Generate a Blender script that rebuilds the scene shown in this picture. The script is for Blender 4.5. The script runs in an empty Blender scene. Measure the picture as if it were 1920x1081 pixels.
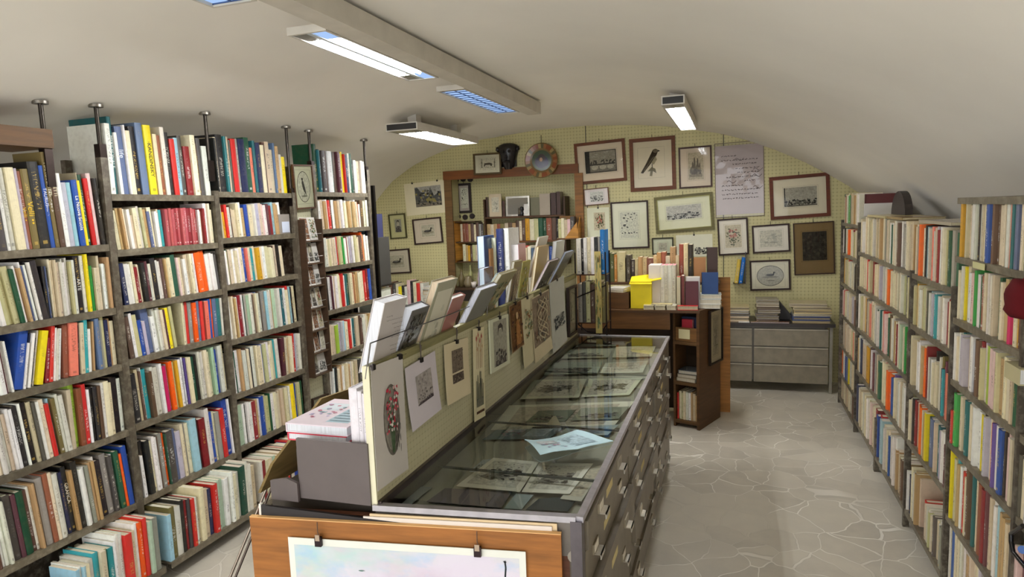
import bpy, math, random
from mathutils import Matrix, Vector
S = bpy.context.scene
COL = S.collection
# ---------------------------------------------------------------- camera, world, exposure
FPX = 1250.0
YAW, PITCH, ROLL = math.radians(18.52), math.radians(6.61), math.radians(-2.14)
CAM = Vector((0, 0, 2.0))
_f = Vector((-math.sin(YAW)*math.cos(PITCH), math.cos(YAW)*math.cos(PITCH), -math.sin(PITCH)))
_r0 = Vector((math.cos(YAW), math.sin(YAW), 0)); _u0 = _r0.cross(_f)
_r = _r0*math.cos(ROLL) + _u0*math.sin(ROLL); _u = -_r0*math.sin(ROLL) + _u0*math.cos(ROLL)
cd = bpy.data.cameras.new('camera'); cam = bpy.data.objects.new('camera', cd); COL.objects.link(cam)
cd.sensor_width = 36; cd.lens = FPX/1920*36; cd.clip_start = .05
cam.matrix_world = Matrix((( _r.x, _u.x, -_f.x, CAM.x), (_r.y, _u.y, -_f.y, CAM.y), (_r.z, _u.z, -_f.z, CAM.z), (0, 0, 0, 1)))
S.camera = cam
w = bpy.data.worlds.new('room_air'); S.world = w; w.use_nodes = True
w.node_tree.nodes['Background'].inputs[0].default_value = (.94, .97, 1, 1)
w.node_tree.nodes['Background'].inputs[1].default_value = 1.5
S.view_settings.view_transform = 'Standard'; S.view_settings.look = 'None'
S.view_settings.gamma = 1; S.view_settings.use_curve_mapping = False
S.view_settings.exposure = 1.42
LAMP = 88.0          # strength of the tubes
try:
    S.cycles.max_bounces = 8; S.cycles.diffuse_bounces = 4; S.cycles.glossy_bounces = 3
    S.cycles.transparent_max_bounces = 12; S.cycles.sample_clamp_indirect = 6
except Exception: pass

def at(px, py, ax, c):
    d = _f + _r*((px-960)/FPX) - _u*((py-540.5)/FPX)
    return CAM + d*((c-CAM[ax])/d[ax])
def pj(p):
    v = Vector(p)-CAM; k = v.dot(_f)
    return (960+FPX*v.dot(_r)/k, 540.5-FPX*v.dot(_u)/k)
def y_at(px, X, z):                       # depth of the point of the line x=X, z=z seen in pixel column px
    n = _r*FPX - _f*(px-960)
    return -((X-CAM.x)*n.x + (z-CAM.z)*n.z)/n.y
def lin(c):
    return tuple(((x/255)/12.92 if x <= 10 else (((x/255)+.055)/1.055)**2.4) for x in c)
# ---------------------------------------------------------------- materials
MATS = {}
def nodes(name):
    m = bpy.data.materials.new(name); m.use_nodes = True; MATS[name] = m
    nt = m.node_tree; b = nt.nodes['Principled BSDF']
    return m, nt, b
def N(nt, t, **k):
    n = nt.nodes.new(t)
    for a, v in k.items():
        if a.startswith('i_'): n.inputs[int(a[2:]) if a[2:].isdigit() else a[2:]].default_value = v
        else: setattr(n, a, v)
    return n
def mth(nt, op, a, b=None, clamp=False):
    n = nt.nodes.new('ShaderNodeMath'); n.operation = op; n.use_clamp = clamp
    for i, x in enumerate((a, b)):
        if x is None: continue
        if isinstance(x, (int, float)): n.inputs[i].default_value = x
        else: nt.links.new(x, n.inputs[i])
    return n.outputs[0]
def mixc(nt, fac, a, b, mode='MIX'):
    n = nt.nodes.new('ShaderNodeMix'); n.data_type = 'RGBA'; n.blend_type = mode
    for s, x in ((n.inputs[0], fac), (n.inputs[6], a), (n.inputs[7], b)):
        if isinstance(x, (int, float)): s.default_value = x
        elif isinstance(x, tuple): s.default_value = (*x[:3], 1)
        else: nt.links.new(x, s)
    return n.outputs[2]
def ramp(nt, x, a, b):
    n = nt.nodes.new('ShaderNodeMapRange'); n.inputs[1].default_value = a; n.inputs[2].default_value = b
    nt.links.new(x, n.inputs[0]); return n.outputs[0]
def noise(nt, vec, scale, detail=3, rough=.5):
    n = nt.nodes.new('ShaderNodeTexNoise'); n.inputs['Scale'].default_value = scale
    n.inputs['Detail'].default_value = detail; n.inputs['Roughness'].default_value = rough
    if vec is not None: nt.links.new(vec, n.inputs['Vector'])
    return n.outputs[0]
def colattr(nt):
    a = nt.nodes.new('ShaderNodeAttribute'); a.attribute_name = 'Col'; return a
def simple(name, rough, metal=0, spec=.5, var=.12, scale=9):
    m, nt, b = nodes(name); a = colattr(nt); g = nt.nodes.new('ShaderNodeNewGeometry')
    n = noise(nt, g.outputs['Position'], scale)
    k = ramp(nt, n, .3, .7)
    c = mixc(nt, k, a.outputs[0], mixc(nt, var, a.outputs[0], (0, 0, 0)))
    nt.links.new(c, b.inputs['Base Color']); b.inputs['Roughness'].default_value = rough
    b.inputs['Metallic'].default_value = metal; b.inputs['Specular IOR Level'].default_value = spec
    return m
simple('paint', .55); simple('paper', .85, spec=.2, var=.05); simple('gloss', .22, var=.06)
simple('metal', .35, metal=.85, var=.2, scale=25); simple('ink', .8, spec=.1, var=.35, scale=60)
simple('steel_paint', .38, metal=.25, var=.22, scale=14)
def mk_wood():
    m, nt, b = nodes('wood'); a = colattr(nt); t = nt.nodes.new('ShaderNodeTexCoord')
    mp = nt.nodes.new('ShaderNodeMapping'); mp.inputs['Scale'].default_value = (1.2, 1.2, 14)
    nt.links.new(t.outputs['Object'], mp.inputs[0])
    n1 = noise(nt, mp.outputs[0], 3.0, 5, .6); n2 = noise(nt, t.outputs['Object'], 2.2, 2)
    k = mth(nt, 'ADD', mth(nt, 'MULTIPLY', n1, .65), mth(nt, 'MULTIPLY', n2, .35))
    c = mixc(nt, ramp(nt, k, .38, .62), a.outputs[0], mixc(nt, .45, a.outputs[0], (.02, .014, .006)))
    c = mixc(nt, 1.0, c, (.92, 1.0, .86), 'MULTIPLY')
    nt.links.new(c, b.inputs['Base Color']); b.inputs['Roughness'].default_value = .5; b.inputs['Specular IOR Level'].default_value = .3
mk_wood()
def mk_shelf():
    m, nt, b = nodes('shelf_metal'); a = colattr(nt); g = nt.nodes.new('ShaderNodeNewGeometry')
    n = noise(nt, g.outputs['Position'], 26, 4, .65); n2 = noise(nt, g.outputs['Position'], 3, 2)
    c = mixc(nt, ramp(nt, n, .45, .75), a.outputs[0], mixc(nt, .5, a.outputs[0], (.42, .38, .28)))
    c = mixc(nt, mth(nt, 'MULTIPLY', ramp(nt, n2, .45, .7), .5), c, (.055, .046, .033))
    nt.links.new(c, b.inputs['Base Color']); b.inputs['Roughness'].default_value = .45; b.inputs['Metallic'].default_value = .15
mk_shelf()
def mk_book():
    m, nt, b = nodes('book_cover'); a = colattr(nt)
    ia = nt.nodes.new('ShaderNodeAttribute'); ia.attribute_name = 'Ink'
    uv = nt.nodes.new('ShaderNodeUVMap'); uv.uv_map = 'UVMap'; sp = nt.nodes.new('ShaderNodeSeparateXYZ'); nt.links.new(uv.outputs[0], sp.inputs[0])
    u, v = sp.outputs[0], sp.outputs[1]; seed = ia.outputs['Alpha']
    def rnd(k):
        wn = nt.nodes.new('ShaderNodeTexWhiteNoise'); wn.noise_dimensions = '1D'
        nt.links.new(mth(nt, 'ADD', mth(nt, 'MULTIPLY', seed, 977.0), k), wn.inputs['W']); return wn.outputs['Value']
    r1, r2, r3 = rnd(1.3), rnd(7.1), rnd(13.7)
    v0 = mth(nt, 'ADD', mth(nt, 'MULTIPLY', r1, .3), .2); v1 = mth(nt, 'ADD', v0, mth(nt, 'ADD', mth(nt, 'MULTIPLY', r2, .3), .2))
    inb = mth(nt, 'MULTIPLY', mth(nt, 'GREATER_THAN', v, v0), mth(nt, 'LESS_THAN', v, v1))
    cen = mth(nt, 'LESS_THAN', mth(nt, 'ABSOLUTE', mth(nt, 'SUBTRACT', u, .5)), mth(nt, 'ADD', mth(nt, 'MULTIPLY', r3, .12), .14))
    cx = nt.nodes.new('ShaderNodeCombineXYZ'); nt.links.new(mth(nt, 'MULTIPLY', u, 3.0), cx.inputs[0])
    nt.links.new(mth(nt, 'MULTIPLY', v, 60.0), cx.inputs[1]); nt.links.new(mth(nt, 'MULTIPLY', seed, 313.0), cx.inputs[2])
    n = noise(nt, cx.outputs[0], 1.0, 2, .6)
    txt = mth(nt, 'MULTIPLY', mth(nt, 'MULTIPLY', inb, cen), mth(nt, 'GREATER_THAN', n, .53))
    # publisher's mark close to the foot
    pm = mth(nt, 'MULTIPLY', mth(nt, 'MULTIPLY', mth(nt, 'GREATER_THAN', v, .05), mth(nt, 'LESS_THAN', v, .09)), mth(nt, 'LESS_THAN', mth(nt, 'ABSOLUTE', mth(nt, 'SUBTRACT', u, .5)), .22))
    txt = mth(nt, 'MAXIMUM', txt, mth(nt, 'MULTIPLY', pm, mth(nt, 'GREATER_THAN', r2, .45)))
    txt = mth(nt, 'MULTIPLY', txt, mth(nt, 'GREATER_THAN', mth(nt, 'ADD', r3, r1), .8))
    g = nt.nodes.new('ShaderNodeNewGeometry'); wear = noise(nt, g.outputs['Position'], 40, 3)
    base = mixc(nt, mth(nt, 'MULTIPLY', ramp(nt, wear, .45, .75), .16), a.outputs[0], (.16, .12, .07))
    c = mixc(nt, mth(nt, 'MULTIPLY', txt, .5), base, ia.outputs[0])
    nt.links.new(c, b.inputs['Base Color']); b.inputs['Roughness'].default_value = .5
    b.inputs['Specular IOR Level'].default_value = .4
mk_book()
def mk_pages():
    m, nt, b = nodes('page_block'); a = colattr(nt); g = nt.nodes.new('ShaderNodeNewGeometry')
    mp = nt.nodes.new('ShaderNodeMapping'); mp.inputs['Scale'].default_value = (160, 160, 2); nt.links.new(g.outputs['Position'], mp.inputs[0])
    n = noise(nt, mp.outputs[0], 3, 1)
    nt.links.new(mixc(nt, ramp(nt, n, .35, .65), a.outputs[0], mixc(nt, .22, a.outputs[0], (.1, .07, .03))), b.inputs['Base Color'])
    b.inputs['Roughness'].default_value = .9
mk_pages()
def mk_peg(name, spacing, rad, base, hole, axes, soft=0.5):
    m, nt, b = nodes(name); g = nt.nodes.new('ShaderNodeNewGeometry'); sp = nt.nodes.new('ShaderNodeSeparateXYZ'); nt.links.new(g.outputs['Position'], sp.inputs[0])
    def cell(o): return mth(nt, 'ABSOLUTE', mth(nt, 'SUBTRACT', mth(nt, 'FRACT', mth(nt, 'MULTIPLY', o, 1/spacing)), .5))
    p, q = cell(sp.outputs[axes[0]]), cell(sp.outputs[axes[1]])
    d = mth(nt, 'SQRT', mth(nt, 'ADD', mth(nt, 'MULTIPLY', p, p), mth(nt, 'MULTIPLY', q, q)))
    h = mth(nt, 'LESS_THAN', d, rad)
    grid = mth(nt, 'MAXIMUM', mth(nt, 'LESS_THAN', p, .07), mth(nt, 'LESS_THAN', q, .07))
    n = noise(nt, g.outputs['Position'], 1.7, 3)
    c = mixc(nt, ramp(nt, n, .3, .7), base, tuple(x*.82 for x in base))
    c = mixc(nt, mth(nt, 'MULTIPLY', grid, soft*.22), c, hole)
    c = mixc(nt, mth(nt, 'MULTIPLY', h, .38), c, hole)
    if name == 'pegboard_wall':
        for xs in (-1.66, -.11):
            c = mixc(nt, mth(nt, 'LESS_THAN', mth(nt, 'ABSOLUTE', mth(nt, 'SUBTRACT', sp.outputs[0], xs)), .005), c, (.05, .045, .025))
    nt.links.new(c, b.inputs['Base Color']); b.inputs['Roughness'].default_value = .5
mk_peg('pegboard_wall', .038, .17, lin((208, 199, 146)), lin((92, 84, 44)), (0, 2))
mk_peg('pegboard_counter', .026, .14, lin((190, 184, 148)), lin((120, 112, 80)), (1, 2), .55)
mk_peg('pegboard_side', .03, .15, lin((205, 202, 170)), lin((110, 105, 75)), (1, 2), .2)
def mk_plaster():
    m, nt, b = nodes('plaster'); g = nt.nodes.new('ShaderNodeNewGeometry')
    n = noise(nt, g.outputs['Position'], .8, 4, .55); n2 = noise(nt, g.outputs['Position'], 6, 5, .6)
    base = lin((243, 238, 228)); c = mixc(nt, ramp(nt, n, .3, .7), base, tuple(x*.9 for x in base))
    nt.links.new(c, b.inputs['Base Color']); b.inputs['Roughness'].default_value = .8
    bp = nt.nodes.new('ShaderNodeBump'); bp.inputs['Strength'].default_value = .12; bp.inputs['Distance'].default_value = .02
    nt.links.new(mth(nt, 'ADD', n, mth(nt, 'MULTIPLY', n2, .2)), bp.inputs['Height']); nt.links.new(bp.outputs[0], b.inputs['Normal'])
mk_plaster()
def mk_floor():
    m, nt, b = nodes('marble_floor'); g = nt.nodes.new('ShaderNodeNewGeometry')
    warp = nt.nodes.new('ShaderNodeTexNoise'); warp.inputs['Scale'].default_value = 2.2; warp.inputs['Detail'].default_value = 3
    nt.links.new(g.outputs['Position'], warp.inputs['Vector'])
    vm = nt.nodes.new('ShaderNodeVectorMath'); vm.operation = 'MULTIPLY_ADD'; vm.inputs[1].default_value = (.3, .3, 0)
    nt.links.new(warp.outputs['Color'], vm.inputs[0]); nt.links.new(g.outputs['Position'], vm.inputs[2])
    vo = nt.nodes.new('ShaderNodeTexVoronoi'); vo.feature = 'DISTANCE_TO_EDGE'; vo.inputs['Scale'].default_value = 4.4; nt.links.new(vm.outputs[0], vo.inputs['Vector'])
    vc = nt.nodes.new('ShaderNodeTexVoronoi'); vc.inputs['Scale'].default_value = 4.4; nt.links.new(vm.outputs[0], vc.inputs['Vector'])
    sc = nt.nodes.new('ShaderNodeSeparateColor'); nt.links.new(vc.outputs['Color'], sc.inputs[0])
    n = noise(nt, g.outputs['Position'], 5, 5, .6)
    base = mixc(nt, sc.outputs[0], lin((202, 195, 180)), lin((184, 177, 163)))
    base = mixc(nt, mth(nt, 'MULTIPLY', ramp(nt, n, .4, .7), .5), base, lin((212, 204, 186)))
    vein = mth(nt, 'MULTIPLY', mth(nt, 'LESS_THAN', vo.outputs['Distance'], .016), ramp(nt, noise(nt, g.outputs['Position'], 1.3, 2), .4, .6))
    c = mixc(nt, mth(nt, 'MULTIPLY', vein, .75), base, lin((244, 240, 230)))
    c = mixc(nt, mth(nt, 'MULTIPLY', mth(nt, 'LESS_THAN', mth(nt, 'ABSOLUTE', mth(nt, 'SUBTRACT', vo.outputs['Distance'], .022)), .006), .12), c, lin((95, 88, 76)))
    nt.links.new(c, b.inputs['Base Color']); b.inputs['Roughness'].default_value = .38
mk_floor()
def mk_glass(name, tint, ior=1.45, extra=0.0):
    m = bpy.data.materials.new(name); m.use_nodes = True; MATS[name] = m; nt = m.node_tree; nt.nodes.clear()
    o = nt.nodes.new('ShaderNodeOutputMaterial'); mx = nt.nodes.new('ShaderNodeMixShader'); t = nt.nodes.new('ShaderNodeBsdfTransparent'); gl = nt.nodes.new('ShaderNodeBsdfGlossy')
    gl.inputs['Roughness'].default_value = .015; t.inputs[0].default_value = (*tint, 1)
    fr = nt.nodes.new('ShaderNodeFresnel'); fr.inputs[0].default_value = ior
    nt.links.new(mth(nt, 'ADD', fr.outputs[0], extra, True), mx.inputs[0]); nt.links.new(t.outputs[0], mx.inputs[1]); nt.links.new(gl.outputs[0], mx.inputs[2]); nt.links.new(mx.outputs[0], o.inputs[0])
mk_glass('glass', (.965, .985, .97), 1.45, .03); mk_glass('picture_glass', (.97, .97, .96), 1.3, .0); mk_glass('plastic_sleeve', (.95, .95, .97), 1.35, .02)
def mk_emit(name, col, k):
    m = bpy.data.materials.new(name); m.use_nodes = True; MATS[name] = m; nt = m.node_tree; nt.nodes.clear()
    o = nt.nodes.new('ShaderNodeOutputMaterial'); e = nt.nodes.new('ShaderNodeEmission'); e.inputs[0].default_value = (*col, 1); e.inputs[1].default_value = k
    nt.links.new(e.outputs[0], o.inputs[0])
mk_emit('tube_light', (.97, .985, 1.0), LAMP*1.3); mk_emit('panel_light', (.97, .985, 1.0), LAMP*.30); mk_emit('louvre_glow', (.42, .62, 1.0), .36)
m_, nt_, b_ = nodes('mirror'); b_.inputs['Metallic'].default_value = 1; b_.inputs['Roughness'].default_value = .03; b_.inputs['Base Color'].default_value = (.8, .8, .8, 1)
# ---------------------------------------------------------------- mesh builder
class MB:
    def __init__(s): s.v = []; s.f = []; s.m = []; s.c = []; s.k = []; s.uv = []; s.sm = []
    def face(s, pts, col, mat=0, ink=None, uv=None, T=None, sm=False):
        i = len(s.v)
        s.v += [tuple(T @ Vector(p)) if T is not None else tuple(p) for p in pts]
        s.f.append(tuple(range(i, i+len(pts)))); s.m.append(mat); s.c.append(col); s.k.append(ink); s.uv.append(uv); s.sm.append(sm)
    def mesh(s, vs, fs, col, mat=0, T=None, sm=False):
        i = len(s.v); s.v += [tuple(T @ Vector(p)) if T is not None else tuple(p) for p in vs]
        for f in fs:
            s.f.append(tuple(i+j for j in f)); s.m.append(mat); s.c.append(col); s.k.append(None); s.uv.append(None); s.sm.append(sm)
    def box(s, x0, x1, y0, y1, z0, z1, col, mat=0, T=None):
        x0, x1 = sorted((x0, x1)); y0, y1 = sorted((y0, y1)); z0, z1 = sorted((z0, z1))
        s.mesh([(x0, y0, z0), (x1, y0, z0), (x1, y1, z0), (x0, y1, z0), (x0, y0, z1), (x1, y0, z1), (x1, y1, z1), (x0, y1, z1)],
               [(3, 2, 1, 0), (4, 5, 6, 7), (0, 1, 5, 4), (1, 2, 6, 5), (2, 3, 7, 6), (3, 0, 4, 7)], col, mat, T)
    def prism(s, poly, d, col, mat=0, T=None):       # poly: list of 3D points, d: extrusion vector
        n = len(poly); d = Vector(d); P = [Vector(p) for p in poly]; Q = [p+d for p in P]
        nrm = Vector((0, 0, 0))
        for i in range(n): nrm += P[i].cross(P[(i+1) % n])
        if nrm.dot(d) > 0: P, Q = P[::-1], Q[::-1]
        s.mesh(P+Q, [tuple(range(n)), tuple(range(2*n-1, n-1, -1))]+[(i, i+n, (i+1) % n+n, (i+1) % n) for i in range(n)], col, mat, T)
    def cyl(s, a, b, r, col, mat=0, n=10, r2=None, T=None):
        a, b = Vector(a), Vector(b); d = (b-a).normalized(); r2 = r if r2 is None else r2
        p = d.orthogonal().normalized(); q = d.cross(p); vs = []
        for c, rr in ((a, r), (b, r2)):
            for i in range(n):
                t = 2*math.pi*i/n; vs.append(c + p*(rr*math.cos(t)) + q*(rr*math.sin(t)))
        s.mesh(vs, [(i, (i+1) % n, n+(i+1) % n, n+i) for i in range(n)], col, mat, T, True)
        s.mesh(vs, [tuple(range(n-1, -1, -1)), tuple(range(n, 2*n))], col, mat, T)
    def tube(s, pts, r, col, mat=0, n=6):
        for a, b in zip(pts, pts[1:]): s.cyl(a, b, r, col, mat, n)
    def lathe(s, prof, c, col, mat=0, n=20, T=None, axis='z'):     # prof: (r, h)
        vs = []
        for r, h in prof:
            for i in range(n):
                t = 2*math.pi*i/n; x, y = r*math.cos(t), r*math.sin(t)
                vs.append((c[0]+x, c[1]+y, c[2]+h) if axis == 'z' else (c[0]+x, c[1]+h, c[2]+y))
        s.mesh(vs, [(j*n+i, j*n+(i+1) % n, (j+1)*n+(i+1) % n, (j+1)*n+i) for j in range(len(prof)-1) for i in range(n)], col, mat, T, True)
    def build(s, name, mats, parent=None, M=None):
        me = bpy.data.meshes.new(name); me.from_pydata(s.v, [], s.f)
        for n in (mats if isinstance(mats, (list, tuple)) else [mats]): me.materials.append(MATS[n])
        me.polygons.foreach_set('material_index', s.m)
        me.polygons.foreach_set('use_smooth', s.sm)
        ca = me.color_attributes.new('Col', 'FLOAT_COLOR', 'CORNER'); d = []; kk = []; uu = []
        anyink = any(k is not None for k in s.k)
        for f, c, k, uv in zip(s.f, s.c, s.k, s.uv):
            d += [*lin(c), 1.0]*len(f)
            if anyink:
                kk += ([*lin(k[0]), k[1]] if k else [0, 0, 0, 0])*len(f)
                for j in range(len(f)): uu += list(uv[j]) if uv else [-9.0, -9.0]
        ca.data.foreach_set('color', d)
        if anyink:
            me.color_attributes.new('Ink', 'FLOAT_COLOR', 'CORNER').data.foreach_set('color', kk)
            me.uv_layers.new(name='UVMap').data.foreach_set('uv', uu)
        me.update()
        o = bpy.data.objects.new(name, me); COL.objects.link(o)
        if parent is not None: o.parent = parent
        if M is not None: o.matrix_local = M
        return o
def tag(o, label=None, cat=None, group=None, kind=None):
    for k, v in (('label', label), ('category', cat), ('group', group), ('kind', kind)):
        if v: o[k] = v
    return o
def empty(name, loc, label, cat, group=None, rz=0):
    o = bpy.data.objects.new(name, None); o.empty_display_size = .05; COL.objects.link(o)
    o.location = loc; o.rotation_euler = (0, 0, rz); return tag(o, label, cat, group)
def sub(name, mats, parent, fn):
    """a part built in world coordinates under a root that may stand anywhere"""
    b = MB(); fn(b); o = b.build(name, mats)
    o.parent = parent; bpy_m = root_matrix(parent); o.matrix_parent_inverse = bpy_m.inverted(); return o
def root_matrix(o):
    M = Matrix.Translation(o.location) @ o.rotation_euler.to_matrix().to_4x4()
    return (root_matrix(o.parent) @ o.matrix_parent_inverse @ M) if o.parent else M
# ---------------------------------------------------------------- room shell
ZB = [(-4.65, 2.02), (-4.5, 2.20), (-4.25, 2.44), (-3.95, 2.62), (-3.73, 2.71), (-3.46, 2.80), (-3.0, 2.89), (-2.3, 2.955), (-1.65, 2.965), (-1.02, 2.925), (-.72, 2.888),
      (-.15, 2.77), (.13, 2.68), (.41, 2.56), (.68, 2.43), (.94, 2.274), (1.2, 2.10), (1.4, 1.93), (1.56, 1.74)]
def vault(x, y):
    for (a, za), (b, zb) in zip(ZB, ZB[1:]):
        if a <= x <= b:
            z = za+(zb-za)*(x-a)/(b-a); break
    else: z = ZB[0][1] if x < ZB[0][0] else ZB[-1][1]
    k = min(1, max(0, (7.9-y)/2.4)); k = k*k*(3-2*k); g = min(1, max(0, (-2.0-x)/1.3)); g = g*g*(3-2*g)
    h = min(1, max(0, (3.4-y)/1.2))*.10
    return z-(.17+h)*k*g
b = MB(); xs = [-4.65+i*6.21/60 for i in range(61)]; ys = [-2.7+i*11.1/44 for i in range(45)]
vs = [(x, y, vault(x, y)) for y in ys for x in xs]; n = 61
b.mesh(vs, [(j*n+i, (j+1)*n+i, (j+1)*n+i+1, j*n+i+1) for j in range(44) for i in range(60)], (255, 255, 255), 0, None, True)
b.build('ceiling', 'plaster')['kind'] = 'structure'
b = MB(); b.box(-4.75, 1.66, -2.8, 8.5, -.1, 0, (150, 140, 120)); b.build('floor', 'marble_floor')['kind'] = 'structure'
def wall(name, mat, fn):
    b = MB(); fn(b); o = b.build(name, mat); o['kind'] = 'structure'; return o
def back(b):
    def strip(x0, x1, z0, y):
        n = max(2, int((x1-x0)/.1)); X = [x0+(x1-x0)*i/n for i in range(n+1)]
        b.prism([(x0, y, z0), (x1, y, z0)]+[(x, y, vault(x, y)+.02) for x in X[::-1]], (0, .1, 0), (255, 255, 255))
    strip(-4.7, -3.46, 0, 7.9); strip(-3.46, -1.79, 2.47, 7.9); strip(-1.79, 1.6, 0, 7.9)
    b.box(-3.6, -1.65, 8.28, 8.36, 0, 2.6, (255, 255, 255)); b.box(-3.5, -3.46, 7.99, 8.3, 0, 2.6, (255, 255, 255)); b.box(-1.79, -1.75, 7.99, 8.3, 0, 2.6, (255, 255, 255))
    b.box(-3.5, -1.75, 7.99, 8.3, 2.5, 2.6, (255, 255, 255))
wall('wall_back', 'pegboard_wall', back)
wall('wall_left', 'plaster', lambda b: b.box(-4.75, -4.63, -2.8, 8.5, 0, 2.2, (255, 255, 255)))
wall('wall_right', 'plaster', lambda b: b.box(1.52, 1.66, -2.8, 8.5, 0, 2.0, (255, 255, 255)))
# the room goes on behind the camera to a daylit shop front: the world light comes in from there
WD = (128, 72, 34); WD2 = (150, 92, 48)
wall('trim_1', 'wood', lambda b: b.box(-3.5, -1.75, 7.86, 7.9, 2.42, 2.53, WD))
wall('trim_2', 'wood', lambda b: b.box(-3.50, -3.40, 7.875, 7.9, .9, 2.42, (120, 84, 50)))
wall('trim_3', 'wood', lambda b: b.box(-1.80, -1.70, 7.86, 7.9, 0, 2.42, (156, 100, 50)))
# ---------------------------------------------------------------- ceiling lights
def lamp_box(name, label, x0, x1, y0, y1, z, kind, top):
    r = empty(name, ((x0+x1)/2, (y0+y1)/2, z), label, 'ceiling light', 'white ceiling lights of the vault')
    HC = (206, 200, 188); xm_ = (x0+x1)/2; pn = kind == 'panel'; hz = .05 if pn else .02
    def housing(b):
        b.box(x0, x1, y0, y1, z+hz, z+hz+.015, HC)
        if kind == 'panel':
            for yy in (y0+.2, y1-.3): b.box(xm_-.04, xm_+.04, yy, yy+.1, z+.065, vault(xm_, yy)+.01, HC)
            b.box(x0+.01, x1-.01, y0-.004, y0, z+.008, z+.055, (40, 38, 36))
        b.box(x0, x0+.012, y0, y1, z, z+hz, HC); b.box(x1-.012, x1, y0, y1, z, z+hz, HC)
        b.box(x0+.012, x1-.012, y0, y0+.015, z, z+hz, HC); b.box(x0+.012, x1-.012, y1-.015, y1, z, z+hz, HC)
    sub('housing', 'paint', r, housing)
    xm = (x0+x1)/2; w_ = x1-x0
    if kind == 'bright':
        for s in (-1, 1): sub('tube', 'tube_light', r, lambda b: b.cyl((xm+s*w_*.25, y0+.16, z+.010), (xm+s*w_*.25, y1-.16, z+.010), .009, (255, 255, 255), n=10))
        sub('reflector', 'gloss', r, lambda b: b.box(xm-.012, xm+.012, y0+.02, y1-.02, z+.001, z+.018, (190, 200, 205)))
        for (a, c) in ((y0+.015, y0+.15), (y1-.15, y1-.015)):
            sub('louvre', 'louvre_glow', r, lambda b: b.box(xm+.014, x1-.014, a, c, z+.004, z+.012, (255, 255, 255)))
            sub('end_plate', 'gloss', r, lambda b: b.box(x0+.014, xm-.014, a, c, z+.004, z+.012, (120, 118, 112)))
    else:
        sub('louvre', 'louvre_glow' if kind == 'louvre' else 'panel_light', r, lambda b: b.box(x0+(.05 if pn else .014), x1-(.05 if pn else .014), y0+(.22 if pn else .05), y1-(.08 if pn else .02), z+.012, z+.02, (255, 255, 255)))
        def fins(b):
            k = 14
            for i in range(k+1):
                y = y0+.05+(y1-y0-.07)*i/k; b.box(x0+.014, x1-.014, y-.0015, y+.0015, z+.006, z+.011, (56, 78, 120))
            b.box(xm-.002, xm+.002, y0+.05, y1-.02, z+.006, z+.011, (56, 78, 120))
        sub('fins', 'gloss', r, fins)
        sub('cover_plate', 'gloss', r, lambda b: b.box(x0+.012, x1-.012, y0+.015, y0+(.21 if pn else .05), z+.002, z+.012, (110, 108, 104)))
    return r
def bar(b):
    b.box(-1.745, -1.625, -.6, 5.84, 2.845, 2.945, (205, 198, 184))
    b.box(-1.742, -1.628, 5.84, 5.855, 2.85, 2.94, (196, 188, 172))
r = empty('lighting_channel', (-1.685, 2.6, 2.845), 'long white metal channel under the vault carrying the ceiling lights', 'cable channel')
sub('channel_body', 'paint', r, bar)
lamp_box('ceiling_light', 'twin tube ceiling light with bluish ends, lit brightest, middle of the channel', -1.955, -1.747, 2.71, 3.93, 2.84, 'bright', vault)
lamp_box('ceiling_light', 'bluish louvred ceiling light at the far end of the channel', -1.955, -1.747, 4.35, 5.6, 2.84, 'louvre', vault)
lamp_box('ceiling_light', 'bluish louvred ceiling light cut off by the top edge of the photo', -1.955, -1.747, 1.1, 2.25, 2.84, 'louvre', vault)
lamp_box('ceiling_light', 'white ceiling light above the counter, out of line with the channel, lit white', -2.77, -2.48, 5.1, 6.5, 2.70, 'panel', vault)
lamp_box('ceiling_light', 'small white ceiling light hung alone above the pictures and the right-hand aisle', -.50, -.335, 5.05, 6.85, 2.72, 'panel', vault)
# ---------------------------------------------------------------- books
PAL = {'w': ('white', (236, 234, 228)), 'v': ('off-white', (214, 212, 198)), 'c': ('cream', (226, 214, 180)), 'i': ('beige', (204, 188, 158)), 't': ('tan', (186, 152, 104)),
 'l': ('pale-olive', (196, 192, 142)), 'L': ('olive', (118, 104, 58)), 'y': ('yellow', (238, 214, 20)), 'Y': ('mustard', (208, 154, 30)), 'g': ('grey', (150, 146, 138)),
 'd': ('dark-grey', (76, 74, 70)), 'k': ('black', (34, 32, 32)), 'r': ('red', (206, 44, 38)), 'R': ('dark-red', (132, 28, 34)), 'o': ('orange', (246, 96, 18)),
 'b': ('blue', (32, 74, 158)), 'n': ('navy', (34, 42, 78)), 's': ('light-blue', (158, 200, 214)), 'S': ('slate-blue', (92, 108, 142)), 'e': ('green', (44, 156, 66)),
 'E': ('dark-green', (26, 78, 54)), 'G': ('mint-green', (168, 196, 166)), 'p': ('pale-pink', (224, 190, 184)), 'P': ('magenta', (206, 34, 96)), 'q': ('turquoise', (46, 152, 160)),
 'Q': ('teal', (34, 100, 104)), 'u': ('brown', (92, 68, 54)), 'U': ('reddish-brown', (140, 78, 56)), 'm': ('maroon', (88, 42, 52)), 'z': ('lavender-grey', (188, 182, 196)),
 'a': ('salmon', (232, 122, 100)), 'x': ('lime-green', (158, 192, 62)), 'V': ('purple', (88, 66, 136)), 'B': ('brick-pink', (178, 84, 86))}
DARK = set('LgdkrRbnSeEPqQuUmVBo')
rng = random.Random(7)
def jit(c, a=9):
    k = rng.uniform(-a, a); return tuple(max(4, min(250, x+k+rng.uniform(-4, 4))) for x in c)
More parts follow.
